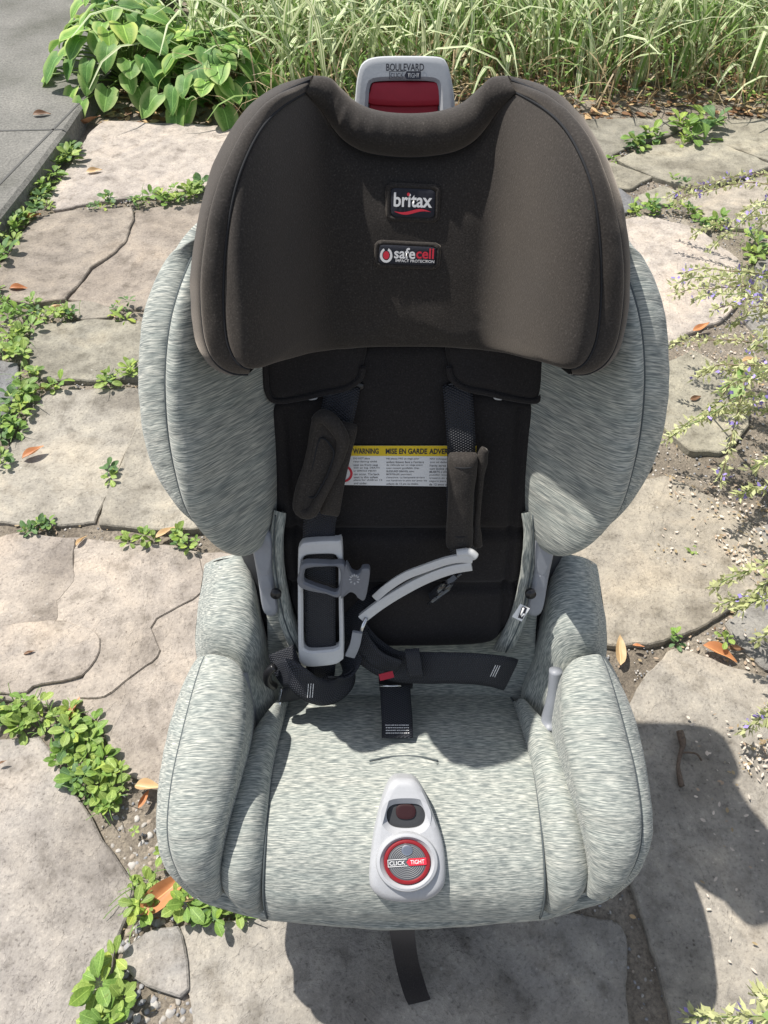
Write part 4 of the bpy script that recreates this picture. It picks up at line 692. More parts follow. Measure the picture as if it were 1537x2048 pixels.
for q_ in (.12,.82): 
    p = catmull(D['hpR'], 50)[int(q_*49)]; t_ = [p+np.array((.0138*math.cos(a),0,0))+BACK.N*.0122*math.sin(a) for a in np.linspace(0, math.pi, 20)]
    tube('stitch_line', t_, .0007, 'seam', hpR, res=False)
tube('pad_edge', D['hpR_flap'], .004, 'hpad', hpR, n=50, k=10, rads=[.0045,.006,.0038,.0032,.003,.0032,.0036,.0058,.0048])
# grey frame plate over the strap
pl = extrude('harness_plate', D['plate_out'], D['plate_in'], BACK, .040, .052, 'plate', seat, bev=.0022, seg=110)
ch = extrude('chest_clip', D['clip_out'], D['clip_in'], BACK, .053, .062, 'clip', seat, bev=.0022, seg=90)
cm = extrude('clip_tab', D['clip_male'], None, BACK, .0535, .0625, 'clip', ch, bev=.0014, seg=84)
ce = D['clip_emb'][0]; er = .0056
for i, (ang, ln) in enumerate([(90,.62),(35,.5),(0,.55),(-38,.5),(-90,.55),(-142,.5),(180,.55),(145,.5),(62,.4),(118,.4)]):
    t = R(ang); a0 = ce[0]+er*.8*math.cos(t); b0 = ce[1]+er*.8*math.sin(t)*1.15
    q_ = [(a0+er*.26*math.cos(x)*math.cos(t)-er*.16*math.sin(x)*math.sin(t), b0+er*.26*math.cos(x)*math.sin(t)+er*.16*math.sin(x)*math.cos(t)) for x in np.linspace(0, 2*math.pi, 12, endpoint=False)]
    extrude('embossed_petal', q_, None, BACK, .062, .0633, 'grey', cm, bev=.0004, seg=14)
# right strap's plate seen from its edge, with rod and tongue
WPL = BACK.N*1.0
bt_ = ribbon('harness_plate', D['bar_low'], .0105, 'plate', seat, wdir=(.15,.25,.9), thick=.007, n=60, nu=5)
ribbon('plate_layer', D['bar_top'], .0085, 'plate', bt_, wdir=(.1,.3,.9), thick=.004, n=50, nu=5)
e_ = np.array(D['bar_top'][-1]); tube('plate_end', [e_+np.array((-.016,.004,.004)), e_+np.array((-.004,.004,.006)), e_+np.array((.003,.002,.001))], .0045, 'plate', bt_, k=12)
tube('steel_rod', D['rod'], .0022, 'metal', seat, k=10, res=False)
ribbon('buckle_tongue', D['tongue'], .011, 'bracket', seat, wdir=(1,0,.1), thick=.004, n=20)
ribbon('strap_loop', D['loop1'], .030, 'web', seat, wdir=[(.0,-.9,.3),(.1,-.9,.3),(.3,-.9,.2),(.5,-.8,.0),(.9,-.3,.2),(.6,.2,.7),(.2,.4,.8)], n=60)
# lap strap, crotch strap, buckle
lp = ribbon('lap_strap', D['lap'], .040, 'web', seat, wdir=[(.9,.2,.5),(.7,.4,.7),(.3,.5,.9),(.1,.5,.8),(0,.5,.8),(0,.5,.8),(.1,.5,.8),(.05,.5,.8),(.0,.45,.8)], n=90)
ribbon('strap_fold', [np.array(p)-BACK.N*.010 for p in D['lap_fold']], .038, 'web', lp, wdir=(0,.5,.8), thick=.006, n=12)
ribbon('strap_tail', D['loop2'], .026, 'web', seat, wdir=[(.8,0,.6),(.7,0,.7),(.4,.2,.9),(.1,.2,1)], n=30)
def stitches(parent, P, W, n_rows, n, off, gap=.0028):
    P = np.array(P); W = np.array(W)/np.linalg.norm(W)
    bm = bmesh.new()
    for r in range(n_rows):
        for i in range(n):
            c_ = P+W*((i-(n-1)/2)*.0021+random.uniform(-.0003,.0003))+np.array(off)*(r-(n_rows-1)/2)*gap
            m4 = Matrix.Translation(Vector(c_-SEAT_O)) @ Vector(W).to_track_quat('X','Z').to_matrix().to_4x4() @ Matrix.Diagonal((.0016,.0007,.0006,1))
            bmesh.ops.create_cube(bm, size=1, matrix=m4)
    me = bpy.data.meshes.new('stitching'); bm.to_mesh(me); bm.free()
    return link('stitching', me, 'wht', parent, smooth=False)
L_ = catmull(D['lap'], 60); p = L_[51]; t_ = L_[52]-L_[50]; t_ /= np.linalg.norm(t_)
stitches(lp, p+np.array((0,-.003,.001)), (.25,.25,1), 3, 12, t_)
bk_ = D['buckle']
bkb = ribbon('crotch_buckle', [np.array(bk_[0])+(0,.016,.016), np.array(bk_[0])+(0,.004,.006), np.array(bk_[1])+(0,0,.002)], .040, 'blackp', seat, wdir=(1,0,0), thick=.014, n=16)
ribbon('release_button', D['button'], .016, 'red', bkb, wdir=(1,0,-.15), thick=.005, n=6)
tube('buckle_bar', [np.array(bk_[1])+(-.020,-.001,.010), np.array(bk_[1])+(.006,-.001,.0105)], .0016, 'metal', bkb, res=False)
cs2 = ribbon('crotch_strap', D['crotch'], .036, 'web', seat, wdir=(1,0,0), n=40, thick=.003)
cp = np.array(D['crotch'][2])*.45+np.array(D['crotch'][3])*.55
tcs = np.array(D['crotch'][3])-np.array(D['crotch'][2]); tcs /= np.linalg.norm(tcs)
stitches(cs2, cp+(0,0,.0022), (1,0,0), 4, 13, tcs, .0030)
ribbon('hip_strap', D['mess1'], .034, 'web', seat, wdir=(.9,.2,.4), n=30)
h2 = ribbon('hip_strap', D['mess2'], .032, 'web', seat, wdir=[(.2,.3,1),(.3,.3,1),(.3,.5,.8),(.1,.5,.8),(0,.6,.8),(.4,.4,.8)], n=50)
p = catmull(D['mess2'], 50)[22]; stitches(h2, p+np.array((0,-.004,.003)), (.1,.45,.85), 3, 9, (1,0,0))
tube('strap_guide', [np.array(D['mess2'][0])+np.array(v) for v in ((-.002,0,.02),(-.010,-.004,.012),(-.012,-.006,-.004),(-.006,-.004,-.02))], .005, 'blackp', seat, k=10)
tube('belt_anchor', [np.array(D['mess1'][-1])+np.array(v) for v in ((-.012,.01,.01),(-.016,-.004,-.004),(-.02,-.018,-.012))], .003, 'metal', seat, k=8)
# loose dark connector half hanging at the pad
cn = D['conn']
cb = ribbon('loose_connector', cn, .012, 'clear', seat, wdir=(.5,.2,.7), thick=.007, n=8)
P = catmull(cn, 8)
for i in (0,3,5,7):
    tube('connector_rib', [P[i]+np.array((.004,0,.007))+BACK.N*.004, P[i]-np.array((.004,0,.007))+BACK.N*.004], .0016, 'clear', cb, res=False)
# belt path tag
tg = D['tag']; tt = ribbon('belt_path_tag', [(np.array(tg[0])+np.array(tg[3]))/2, (np.array(tg[1])+np.array(tg[2]))/2], .019, 'lblw', seat, wdir=np.array(tg[0])-np.array(tg[3]), thick=.001, n=4)
a_, b_, d_ = np.array(tg[0]), np.array(tg[1]), np.array(tg[3])
tl = lambda u, v: (a_+(b_-a_)*u+(d_-a_)*v)+np.array((0,-.0022,.0022))
link('tag_symbol', mesh('tag_symbol', [tl(.40,.14)-SEAT_O, tl(.92,.14)-SEAT_O, tl(.92,.86)-SEAT_O, tl(.40,.86)-SEAT_O], [(0,1,2,3)]), 'ink', tt, smooth=False)
tube('tag_figure', [tl(.55,.2)+(0,-.0006,.0006), tl(.57,.6)+(0,-.0006,.0006), tl(.66,.72)+(0,-.0006,.0006), tl(.84,.5)+(0,-.0006,.0006)], .0011, 'wht', tt, res=False, k=6)
# adjuster strap hanging out of the front
hg = D['hang']
ribbon('adjuster_strap', hg, .030, 'pad', seat, wdir=(1,-.12,0), n=36, thick=.003)
ribbon('adjuster_housing', [(-.02,.215,.188),(.02,.213,.186)], .030, 'base', seat, wdir=(0,1,.1), thick=.016, n=6)
# ======================= THE GROUND =======================
def stone_mat():
    k = NT('weathered_flagstone'); mp = k.coords('Object'); oi = k.n('ObjectInfo')
    cmb = k.n('CombineXYZ'); 
    mul = k.n('Math', _operation='MULTIPLY'); mul.inputs[1].default_value = 37.0; k.l(oi, mul.inputs[0], 5)
    for i in range(3): k.l(mul, cmb.inputs[i])
    add = k.n('VectorMath', _operation='ADD'); k.l(mp, add.inputs[0]); k.l(cmb, add.inputs[1])
    def nz(scale, d, r=.55, dist=0.): 
        n_ = k.n('TexNoise', Scale=scale, Detail=d, Roughness=r, Distortion=dist); k.l(add, n_.inputs[0]); return n_
    big = nz(4.5, 5, .6, .6); mid = nz(26, 6, .65); fine = nz(190, 5, .7); 
    tn = nz(3.6, 7, .62, 1.2); te = k.ramp(tn, [(.36,(0,0,0)),(.368,(.25,.25,.25)),(.445,(.28,.28,.28)),(.45,(.5,.5,.5)),(.53,(.53,.53,.53)),(.537,(.75,.75,.75)),(.62,(.78,.78,.78)),(.626,(1,1,1))])
    a = k.ramp(big, [(.30, (.62,.61,.60)), (.42, (.86,.855,.85)), (.52, (1,1,1)), (.70, (1.22,1.17,1.10))])
    b = k.ramp(mid, [(.28, (.58,.57,.55)), (.47, (.97,.97,.97)), (.70, (1.25,1.24,1.21))])
    c = k.ramp(fine, [(.28, (.40,.39,.38)), (.44, (.95,.95,.95)), (.60, (1.06,1.06,1.05)), (.75, (1.6,1.58,1.54))])
    oc = k.n('ObjectInfo')
    m1 = k.mix(1, oc, a, 'MULTIPLY')
    m1.inputs[6].default_value = (1,1,1,1)
    k.t.links.new(oc.outputs['Color'], m1.inputs[6])
    tc_ = k.ramp(te, [(0,(.90,.90,.91)),(1,(1.08,1.07,1.05))]); m2 = k.mix(1, k.mix(1, m1, tc_, 'MULTIPLY'), b, 'MULTIPLY'); m3 = k.mix(.9, m2, c, 'MULTIPLY')
    # dark pits and lichen specks
    vo = k.n('TexVoronoi', Scale=55); k.l(add, vo.inputs['Vector'])
    pit = k.ramp(vo, [(.05, (.45,.43,.41)), (.12, (1,1,1))]); gate = nz(14, 2)
    gt = k.ramp(gate, [(.54, (0,0,0)), (.62, (1,1,1))])
    m4 = k.mix(gt, m3, k.mix(1, m3, pit, 'MULTIPLY'))
    vo2 = k.n('TexVoronoi', Scale=38); k.l(add, vo2.inputs['Vector'])
    li = k.ramp(vo2, [(.05, (1,1,1)), (.10, (0,0,0))]); g2 = k.ramp(nz(9, 2), [(.56, (0,0,0)), (.66, (.55,.55,.55))])
    fl = k.mix(1, li, g2, 'MULTIPLY')
    m5 = k.mix(fl, m4, (.52,.51,.47)); k.col(m5)
    k.b.inputs['Roughness'].default_value = .93; k.b.inputs['Specular IOR Level'].default_value = .25
    bt0 = k.bump(te, .7, .0035); b0 = k.bump(big, .3, .02, prev=bt0); b1 = k.bump(mid, .5, .005, prev=b0); b2 = k.bump(fine, 1.0, .0022, prev=b1); k.bump(pit, .35, .001, prev=b2)
    return k.m
M['stone'] = stone_mat()
def concrete_mat():
    k = NT('old_concrete'); mp = k.coords('Object')
    def nz(s, d, r=.6): n_ = k.n('TexNoise', Scale=s, Detail=d, Roughness=r); k.l(mp, n_.inputs[0]); return n_
    big = nz(2.6, 8, .68); fine = nz(120, 6, .75); 
    a = k.ramp(big, [(.3, (.10,.10,.085)), (.5, (.165,.162,.148)), (.7, (.225,.218,.198))]); c = k.ramp(fine, [(.3, (.42,.42,.41)), (.5, (1,1,1)), (.70, (1.55,1.52,1.48))])
    k.col(k.mix(.9, a, c, 'MULTIPLY')); k.b.inputs['Roughness'].default_value = .95
    b0 = k.bump(big, .3, .03); k.bump(fine, .9, .003, prev=b0); return k.m
M['conc'] = concrete_mat()
def soil_mat():
    k = NT('damp_soil'); mp = k.coords('Object')
    def nz(s, d, r=.65): n_ = k.n('TexNoise', Scale=s, Detail=d, Roughness=r); k.l(mp, n_.inputs[0]); return n_
    big = nz(6, 4); fine = nz(150, 6, .75); vo = k.n('TexVoronoi', Scale=170); k.l(mp, vo.inputs['Vector'])
    a = k.ramp(big, [(.3, (.16,.135,.105)), (.55, (.26,.225,.18)), (.72, (.34,.305,.255))]); c = k.ramp(fine, [(.3, (.45,.43,.42)), (.5, (1,1,1)), (.7, (1.5,1.48,1.42))])
    k.col(k.mix(.95, a, c, 'MULTIPLY')); k.b.inputs['Roughness'].default_value = .97
    b0 = k.bump(fine, .9, .006); k.bump(vo, .5, .003, prev=b0); return k.m
M['soil'] = soil_mat()
# ground sheet: fine and bumpy near the patio, plain to the horizon
def axis(lo, hi, near0, near1, step):
    far0 = -np.geomspace(.3, near0-lo, 9)[::-1]+near0; far1 = np.geomspace(.3, hi-near1, 9)+near1
    return np.r_[far0, np.arange(near0, near1+1e-6, step), far1]
gx = axis(-60, 60, -1.6, 1.8, .02); gy = axis(-60, 120, -.2, 3.4, .02)
XX, YY = np.meshgrid(gx, gy); ZZ = np.array([[-.012+.006*noise.noise(Vector((x*9, y*9, 0)))+.003*noise.noise(Vector((x*31, y*31, 4))) for x in gx] for y in gy])
ZZ -= .0*XX
gr_ = link('soil_ground', mesh('soil_ground', np.stack((XX, YY, ZZ), -1).reshape(-1,3), grid_faces(len(gy), len(gx))), 'soil'); gr_['kind'] = 'structure'
# flagstones
patio = bpy.data.objects.new('flagstone_patio', None); C.objects.link(patio); patio['kind'] = 'structure'
def inside(P, x, y):
    r = False; n = len(P); j = n-1
    for i in range(n):
        xi, yi = P[i]; xj, yj = P[j]
        if (yi > y) != (yj > y) and x < (xj-xi)*(y-yi)/(yj-yi)+xi: r = not r
        j = i
    return r
SP = []
def rough_outline(poly, step=.012, amp=.0075, seed=0., grow=.0055):
    out = []; n = len(poly)
    for i in range(n):
        a = np.array(poly[i]); b = np.array(poly[(i+1)%n]); L = np.linalg.norm(b-a); m = max(1, int(L/step)); d = (b-a)/max(L, 1e-6); nr = np.array((-d[1], d[0]))
        for k in range(m):
            p = a+(b-a)*k/m; w_ = noise.noise(Vector((p[0]*16, p[1]*16, seed)))*amp+(abs(noise.noise(Vector((p[0]*55, p[1]*55, seed))))-.25)*amp*.8+noise.noise(Vector((p[0]*130, p[1]*130, seed)))*amp*.3
            out.append(p+nr*w_)
    out = np.array(out); c_ = out.mean(0); r_ = np.linalg.norm(out-c_, axis=1)[:,None]; out = c_+(out-c_)*(1+grow/np.maximum(r_,.02))
    return out*.7+.15*np.roll(out,1,0)+.15*np.roll(out,-1,0)
def slab(name, poly, top, bottom, color, parent, relief=.0038, bev=.0025, seed=0., rings=14):
    O = rough_outline(poly, seed=seed); c = O.mean(0); m = len(O)
    T = np.roll(O,-1,0)-np.roll(O,1,0); T /= np.linalg.norm(T, axis=1)[:,None]+1e-9; Nn = np.stack((T[:,1],-T[:,0]), 1)
    if ((O-c)*Nn).sum() < 0: Nn = -Nn
    V = []; 
    zf = lambda p: top+relief*(noise.noise(Vector((p[0]*5, p[1]*5, seed)))+.45*noise.noise(Vector((p[0]*17, p[1]*17, seed+3)))+.2*noise.noise(Vector((p[0]*50, p[1]*50, seed+5))))
    inner = O-Nn*bev
    for r in np.linspace(.02, 1, rings):
        for p in c+(inner-c)*r: V.append((p[0], p[1], zf(p)))
    for off, dz in ((bev*.35, -.0012), (0, -bev*.8)):
        for p, nn in zip(O, Nn):
            q = p-nn*off; V.append((q[0], q[1], zf(q)+dz-.0015*abs(noise.noise(Vector((q[0]*40, q[1]*40, seed+9))))))
    for p, nn in zip(O, Nn):
        q = p+nn*.004*noise.noise(Vector((p[0]*30, p[1]*30, 2))); V.append((q[0], q[1], bottom))
    fs = grid_faces(rings+3, m, True)+[tuple(range(m))[::-1]]
    lum = sum(color)/3; color = tuple((v*.88+lum*.12)*.83 for v in color); o = link(name, mesh(name, V, fs), 'stone', parent); o.color = (*color, 1); SP.append(np.array(poly)) if parent is patio else None
    # consistent winding
    bm = bmesh.new(); bm.from_mesh(o.data); bmesh.ops.recalc_face_normals(bm, faces=bm.faces); bm.to_mesh(o.data); bm.free(); o.data.set_sharp_from_angle(angle=R(30))
    return o
warm = (.45,.395,.34); tan = (.42,.375,.31); olive = (.38,.355,.28); gry = (.35,.335,.31); pale = (.49,.435,.385); dk = (.22,.225,.235)
SC = {'A':pale,'B1':(.345,.30,.25),'B2':(.36,.31,.26),'B3':(.33,.30,.25),'C':(.345,.325,.265),'dark1':dk,'D':(.39,.362,.31),'E':(.39,.36,.30),'F':warm,'G':(.42,.385,.35),'H':(.34,.325,.31),'I':(.40,.372,.33),'J':(.375,.345,.30),'K':(.39,.35,.285),'L':gry,'M':olive,'N':pale,'O':dk,'P':olive,'Q':olive,'R':olive,'S':tan,'T':(.30,.285,.235),'U':olive}
fstone = None; STONE = {}
for i, (k_, poly) in enumerate(D['stones'].items()):
    z = .004*math.sin(i*2.3); o = slab('flagstone', poly, z, -.05, SC.get(k_, gry), patio, seed=i*1.7); STONE[k_] = o
    if k_ == 'F': fz = z; fstone = o; fseed = i*1.7
for i, (k_, poly) in enumerate(D['layers'].items()):
    slab('stone_layer', poly, fz+(.0035,.0028,.0062)[i], fz-.01, warm, fstone, relief=.005, bev=.0012, seed=fseed)
# concrete path with a tooled edge
cp_ = np.array(D['concrete']); left = cp_+np.array((-6., .6))
V = []; m = len(cp_)
for P_, z in ((left, .05), (cp_-np.array((.012,.006)), .05), (cp_, .042), (cp_+np.array((.008,.004)), -.06)):
    V += [(p[0], p[1], z) for p in P_]
cpo = link('concrete_path', mesh('concrete_path', V, grid_faces(4, m)), 'conc', smooth=False); cpo['kind'] = 'structure'
bm = bmesh.new(); bm.from_mesh(cpo.data); bmesh.ops.recalc_face_normals(bm, faces=bm.faces); bm.to_mesh(cpo.data); bm.free()
cj = D['concrete_joint']; M['groove'] = plain('concrete_joint_dirt', (.10,.10,.095), .95)
dj = np.array(cj[0])-np.array(cj[1]); 
for a, b in ((np.array(cj[1]), np.array(cj[1])+dj*3.5), (np.array(cj[5])-(np.array(cj[4])-np.array(cj[5]))*2.5, np.array(cj[4])*2-np.array(cj[5]))):
    d = (b-a)/np.linalg.norm(b-a); nr = np.array((-d[1], d[0]))*.004
    link('tooled_joint', mesh('tooled_joint', [(*(a+nr), .0515), (*(b+nr), .0515), (*(b-nr), .0515), (*(a-nr), .0515)], [(0,1,2,3)]), 'groove', cpo, smooth=False)
ALLP = [np.array(P) for P in SP]+[np.r_[cp_, left[::-1]]]; ALLB = [(P[:,0].min(), P[:,0].max(), P[:,1].min(), P[:,1].max()) for P in ALLP]; ALLP = [P.tolist() for P in ALLP]
def free(x, y, marg=0.):
    for P, (a, b, c_, d) in zip(ALLP, ALLB):
        if a <= x <= b and c_ <= y <= d and inside(P, x, y): return False
    return True
# pebbles and grit in the joints
M['peb'] = [plain('pebble_%s' % n_, c, .75, .25, 160, .3) for n_, c in (('grey', (.30,.30,.31)), ('pale', (.35,.33,.30)), ('tan', (.32,.27,.215)), ('blue', (.22,.225,.235)), ('white', (.43,.41,.38)))]
def pebble_mesh(seed, mat):
    bm = bmesh.new(); bmesh.ops.create_icosphere(bm, subdivisions=2, radius=1)
    for v in bm.verts: v.co *= 1+.42*noise.noise(v.co*1.1+Vector((seed*7.3, 0, 0)))+.2*noise.noise(v.co*2.7+Vector((0, seed*3.1, 0)))
    me = bpy.data.meshes.new('pebble'); bm.to_mesh(me); bm.free(); me.materials.append(mat); me.polygons.foreach_set('use_smooth', [True]*len(me.polygons)); return me
PM = [pebble_mesh(i, M['peb'][i % 5]) for i in range(15)]
def quad_rand(q):
    u, v = random.random(), random.random(); q = [np.array(p) for p in q]
    return (q[0]*(1-u)+q[1]*u)*(1-v)+(q[3]*(1-u)+q[2]*u)*v
npb = 0; grit = []
for q, n_, s0, s1 in D['zones']:
    for _ in range(n_*3):
        p = quad_rand(q)
        if not free(*p): continue
        grit.append((p, random.uniform(.0012,.0035)))
        if npb < 295 and random.random() < .55:
            s = (s0+(s1-s0)*random.random()**2.2)*.60
            o = bpy.data.objects.new('pebble', random.choice(PM)); C.objects.link(o); o.parent = gr_
            o.location = (p[0], p[1], -.013+s*.12); o.scale = (s, s*random.uniform(.65,1), s*random.uniform(.45,.8)); o.rotation_euler = (random.uniform(-.4,.4), random.uniform(-.4,.4), random.uniform(0,6.3)); npb += 1
bm = bmesh.new(); bmesh.ops.create_icosphere(bm, subdivisions=1, radius=1); iv = np.array([v.co[:] for v in bm.verts]); bm.verts.index_update(); fi = np.array([[v.index for v in f.verts] for f in bm.faces]); bm.free()
GV = []; GF = []; gk = 0
for _ in range(80000):
    x, y = random.uniform(-1.3,1.4), random.uniform(.05, 2.6)
    if not free(x, y): continue
    s = random.uniform(.0009,.0030)*(1+.2*y); a = random.uniform(0,6.3); ca, sa = math.cos(a), math.sin(a); b_ = random.uniform(.6,1)
    lv = iv*np.array((s, s*b_, s*.6))*np.random.uniform(.8,1.2,(len(iv),1)); GV.append(np.stack((lv[:,0]*ca-lv[:,1]*sa+x, lv[:,0]*sa+lv[:,1]*ca+y, lv[:,2]-.012+random.uniform(0,.004)), 1)); GF.append(fi+gk*len(iv)); gk += 1
    if gk > 12000: break
me = mesh('grit', np.concatenate(GV), np.concatenate(GF).tolist())
for m_ in M['peb']: me.materials.append(m_)
me.polygons.foreach_set('material_index', [(i//20*7+i//20//3) % 5 for i in range(len(me.polygons))])
gt_ = link('grit', me, None, gr_); gt_['kind'] = 'stuff'
# ======================= PLANTS =======================
def leaf_mat(name, c1, c2, margin=None, stripes=None, trans=.35, rough=.5, vary=0.):
    k = NT(name); uv = k.coords('UV'); sep = k.n('SeparateXYZ'); k.l(uv, sep.inputs[0])
    ob = k.coords('Object'); nz = k.n('TexNoise', Scale=14, Detail=3); k.l(ob, nz.inputs[0])
    base = k.ramp(nz, [(.3, c1), (.7, c2)])
    ab = k.n('Math', _operation='ABSOLUTE'); k.l(sep, ab.inputs[0])
    last = base
    if margin:
        r = k.ramp(ab, [(.50, (0,0,0)), (.85, (1,1,1))]); last = k.mix(r, base, margin)
    if stripes:
        ml = k.n('Math', _operation='MULTIPLY'); ml.inputs[1].default_value = 4; k.l(sep, ml.inputs[0])
        n2 = k.n('TexNoise', Scale=1.1, Detail=1); n2.noise_dimensions = '1D'; k.t.links.new(ml.outputs[0], n2.inputs['W'])
        oi = k.n('ObjectInfo')
        r = k.ramp(n2, [(.44, (0,0,0)), (.51, (1,1,1))]); last = k.mix(r, base, stripes)
    vein = k.n('Math', _operation='LESS_THAN'); vein.inputs[1].default_value = .045; k.l(ab, vein.inputs[0])
    last2 = k.mix(vein, last, tuple(min(1, v*1.5+.02) for v in c2)); last2.inputs[0].default_value = 0; k.t.links.new(vein.outputs[0], last2.inputs[0])
    oi_ = k.n('ObjectInfo'); rv = k.ramp(oi_, [(0,(.62,.66,.6)),(.35,(.95,.95,.95)),(.8,(1.1,1.08,1.0)),(1,(1.35,1.18,.85))], oi=5); last3 = k.mix(vary, last2, rv, 'MULTIPLY'); last2 = last3
    k.col(last2); k.b.inputs['Roughness'].default_value = rough; k.b.inputs['Specular IOR Level'].default_value = .35
    tr = k.n('BsdfTranslucent'); k.t.links.new(last2.outputs[2], tr.inputs[0]); mx = k.n('MixShader'); mx.inputs[0].default_value = trans
    out = k.t.nodes['Material Output']; k.t.links.new(k.b.outputs[0], mx.inputs[1]); k.t.links.new(tr.outputs[0], mx.inputs[2]); k.t.links.new(mx.outputs[0], out.inputs[0])
    k.bump(nz, .2, .003); return k.m
M['weed'] = leaf_mat('weed_leaf_green', (.13,.25,.05), (.24,.38,.09), vary=.9, trans=.3)
M['weed2'] = leaf_mat('weed_leaf_yellow_green', (.21,.33,.07), (.36,.47,.13), vary=.9, trans=.3)
M['weed3'] = leaf_mat('weed_leaf_deep_green', (.08,.17,.06), (.15,.26,.10), vary=.9, trans=.3)
M['hosta'] = leaf_mat('hosta_leaf', (.13,.29,.05), (.22,.40,.09), margin=(.42,.55,.19), vary=.9, trans=.3, rough=.58)
M['hosta2'] = leaf_mat('hosta_leaf_dark', (.08,.21,.045), (.14,.29,.07), margin=(.24,.38,.11), vary=.9, trans=.3, rough=.58)
M['ribbon'] = leaf_mat('variegated_grass_blade', (.11,.23,.04), (.22,.36,.08), stripes=(.72,.75,.50), trans=.3)
M['gblade'] = leaf_mat('green_grass_blade', (.12,.23,.05), (.24,.36,.10), trans=.3)
M['straw'] = leaf_mat('dry_straw', (.30,.22,.12), (.46,.37,.22), trans=.2)
M['stem'] = plain('green_stem', (.16,.24,.07), .6, .15); M['bstem'] = plain('woody_stem', (.20,.15,.10), .8, .2)
def leaf_mesh(name, L, Wd, mat, shape, fold=.25, droop=.4, n=9, cols=5, stalk=0.):
    V = []; UV = []
    for i in range(n):
        t = i/(n-1); w_ = shape(t)*Wd/2
        for j in range(cols):
            u = j/(cols-1)*2-1
            back = -.20*L*(1-abs(abs(u)-.55)/.55)*max(0, 1-t*3.5) if shape is heart else 0
            V.append((u*w_, stalk+t*L+back, abs(u)*w_*fold-droop*L*(t**2)*.5+.02*L*math.sin(t*9+u*2))); UV.append((u, t))
    fs = grid_faces(n, cols)
    if stalk:
        b = len(V); V += [(-.0012,0,0),(.0012,0,0),(.0012,stalk+.004,.0),(-.0012,stalk+.004,.0)]; UV += [(0,0)]*4; fs.append((b,b+1,b+2,b+3))
    me = mesh(name, V, fs, UV); me.materials.append(M[mat] if isinstance(mat, str) else mat); me.polygons.foreach_set('use_smooth', [True]*len(me.polygons)); return me
ovate = lambda t: math.sin(math.pi*min(1, max(0, t))**.95)**.6+.02
obov = lambda t: math.sin(math.pi*min(1, t)**1.6)**.6+.05
heart = lambda t: (max(0, 1-((t-.28)/.30)**2*.16)**.5 if t < .28 else max(0, math.cos((t-.28)/.72*math.pi/2))**.72)+.01
lance = lambda t: math.sin(math.pi*min(1, t)**.7)**.9+.02
WL = [leaf_mesh('leaf', 1, .56, m_, sh_, fold=.2, droop=d_, stalk=.25, n=8) for m_ in ('weed','weed2','weed3') for sh_, d_ in ((obov,.35),(ovate,.15),(obov,.7))]
SN = {'A':'pale flagstone below the hostas','B1':'cracked brown flagstone','B2':'cracked brown flagstone','B3':'thin stone chip','C':'small olive flagstone','dark1':'dark blue grey stone','D':'speckled flagstone','E':'wedge stone behind the torso wing','F':'layered flaking flagstone','G':'largest bare flagstone','H':'little grey stone','I':'flagstone under the hanging strap','J':'shaded flagstone with the twig','K':'yellowish flagstone beside the armrest','L':'stone under the lowest catmint','M':'olive stone under the catmint','N':'pale pinkish flagstone','O':'dark triangular stone','P':'lens shaped olive flagstone','Q':'thin olive flagstone','R':'small olive wedge stone','S':'tan flagstone by the catmint','T':'long flagstone before the grass','U':'flagstone under the dry leaf litter'}
def near_stones(x, y):
    best = {}
    for k_, poly in D['stones'].items():
        if k_ not in SN: continue
        P_ = rough_outline(poly, step=.03, amp=0); d = np.min(np.linalg.norm(P_-np.array((x, y)), axis=1)); nm = SN[k_]; best[nm] = min(best.get(nm, 9), d)
    d = np.min(np.linalg.norm(catmull(cp_, 200)-np.array((x, y)), axis=1)); best['concrete path'] = d
    return [k for k, v in sorted(best.items(), key=lambda t: t[1])[:2]]
wl_count = {}
for (c_, rad, n_, s) in D['weeds']:
    s = s*(.76 if c_[1] < .95 else .92)
    clump = bpy.data.objects.new('weed_clump', None); C.objects.link(clump); clump.location = (c_[0], c_[1], -.010)
    a_, b_ = near_stones(*c_); size = 'single small' if n_ <= 2 else 'sparse' if n_ <= 4 else 'dense'
    tag(clump, '%s weed between %s and %s' % (size, a_, b_), 'weed', 'weeds growing in the joints of the patio')
    for _ in range(max(1, int(n_*1.05))):
        x = random.uniform(-1,1)*rad; y = random.uniform(-1,1)*rad*(1.0+.25*c_[1])
        for _t in range(6):
            if free(c_[0]+x, c_[1]+y): break
            x = random.uniform(-1,1)*rad; y = random.uniform(-1,1)*rad*(1.0+.25*c_[1])
        k = random.randint(5, 8); a0 = random.uniform(0, 6.3); fam = random.choice((0,0,1,1,1,2))*3; s_ = s*random.choice((.45,.7,.8,.95,1.05)); hz = random.uniform(.0,.02)
        for i in range(k):
            lf = bpy.data.objects.new('leaf', WL[fam+random.randint(0,2)]); C.objects.link(lf); lf.parent = clump
            q = s_*random.uniform(.6,1.1); lf.scale = (q, q, q)
            lf.rotation_euler = (random.uniform(-.05,.95), random.uniform(-.45,.45), a0+i*2.4+random.uniform(-.3,.3)); lf.location = (x, y, .006+hz+.0015*i*s_/.03)
tuft = []
for (c_, rad, n_, s) in D['weeds']:
    if n_ >= 3 and random.random() < .6:
        for _ in range(n_*3): tuft.append((c_[0]+random.uniform(-1.3,1.3)*rad, c_[1]+random.uniform(-1.3,1.3)*rad, -.010))
WEED_TUFTS = [t for t in tuft if free(t[0], t[1])]
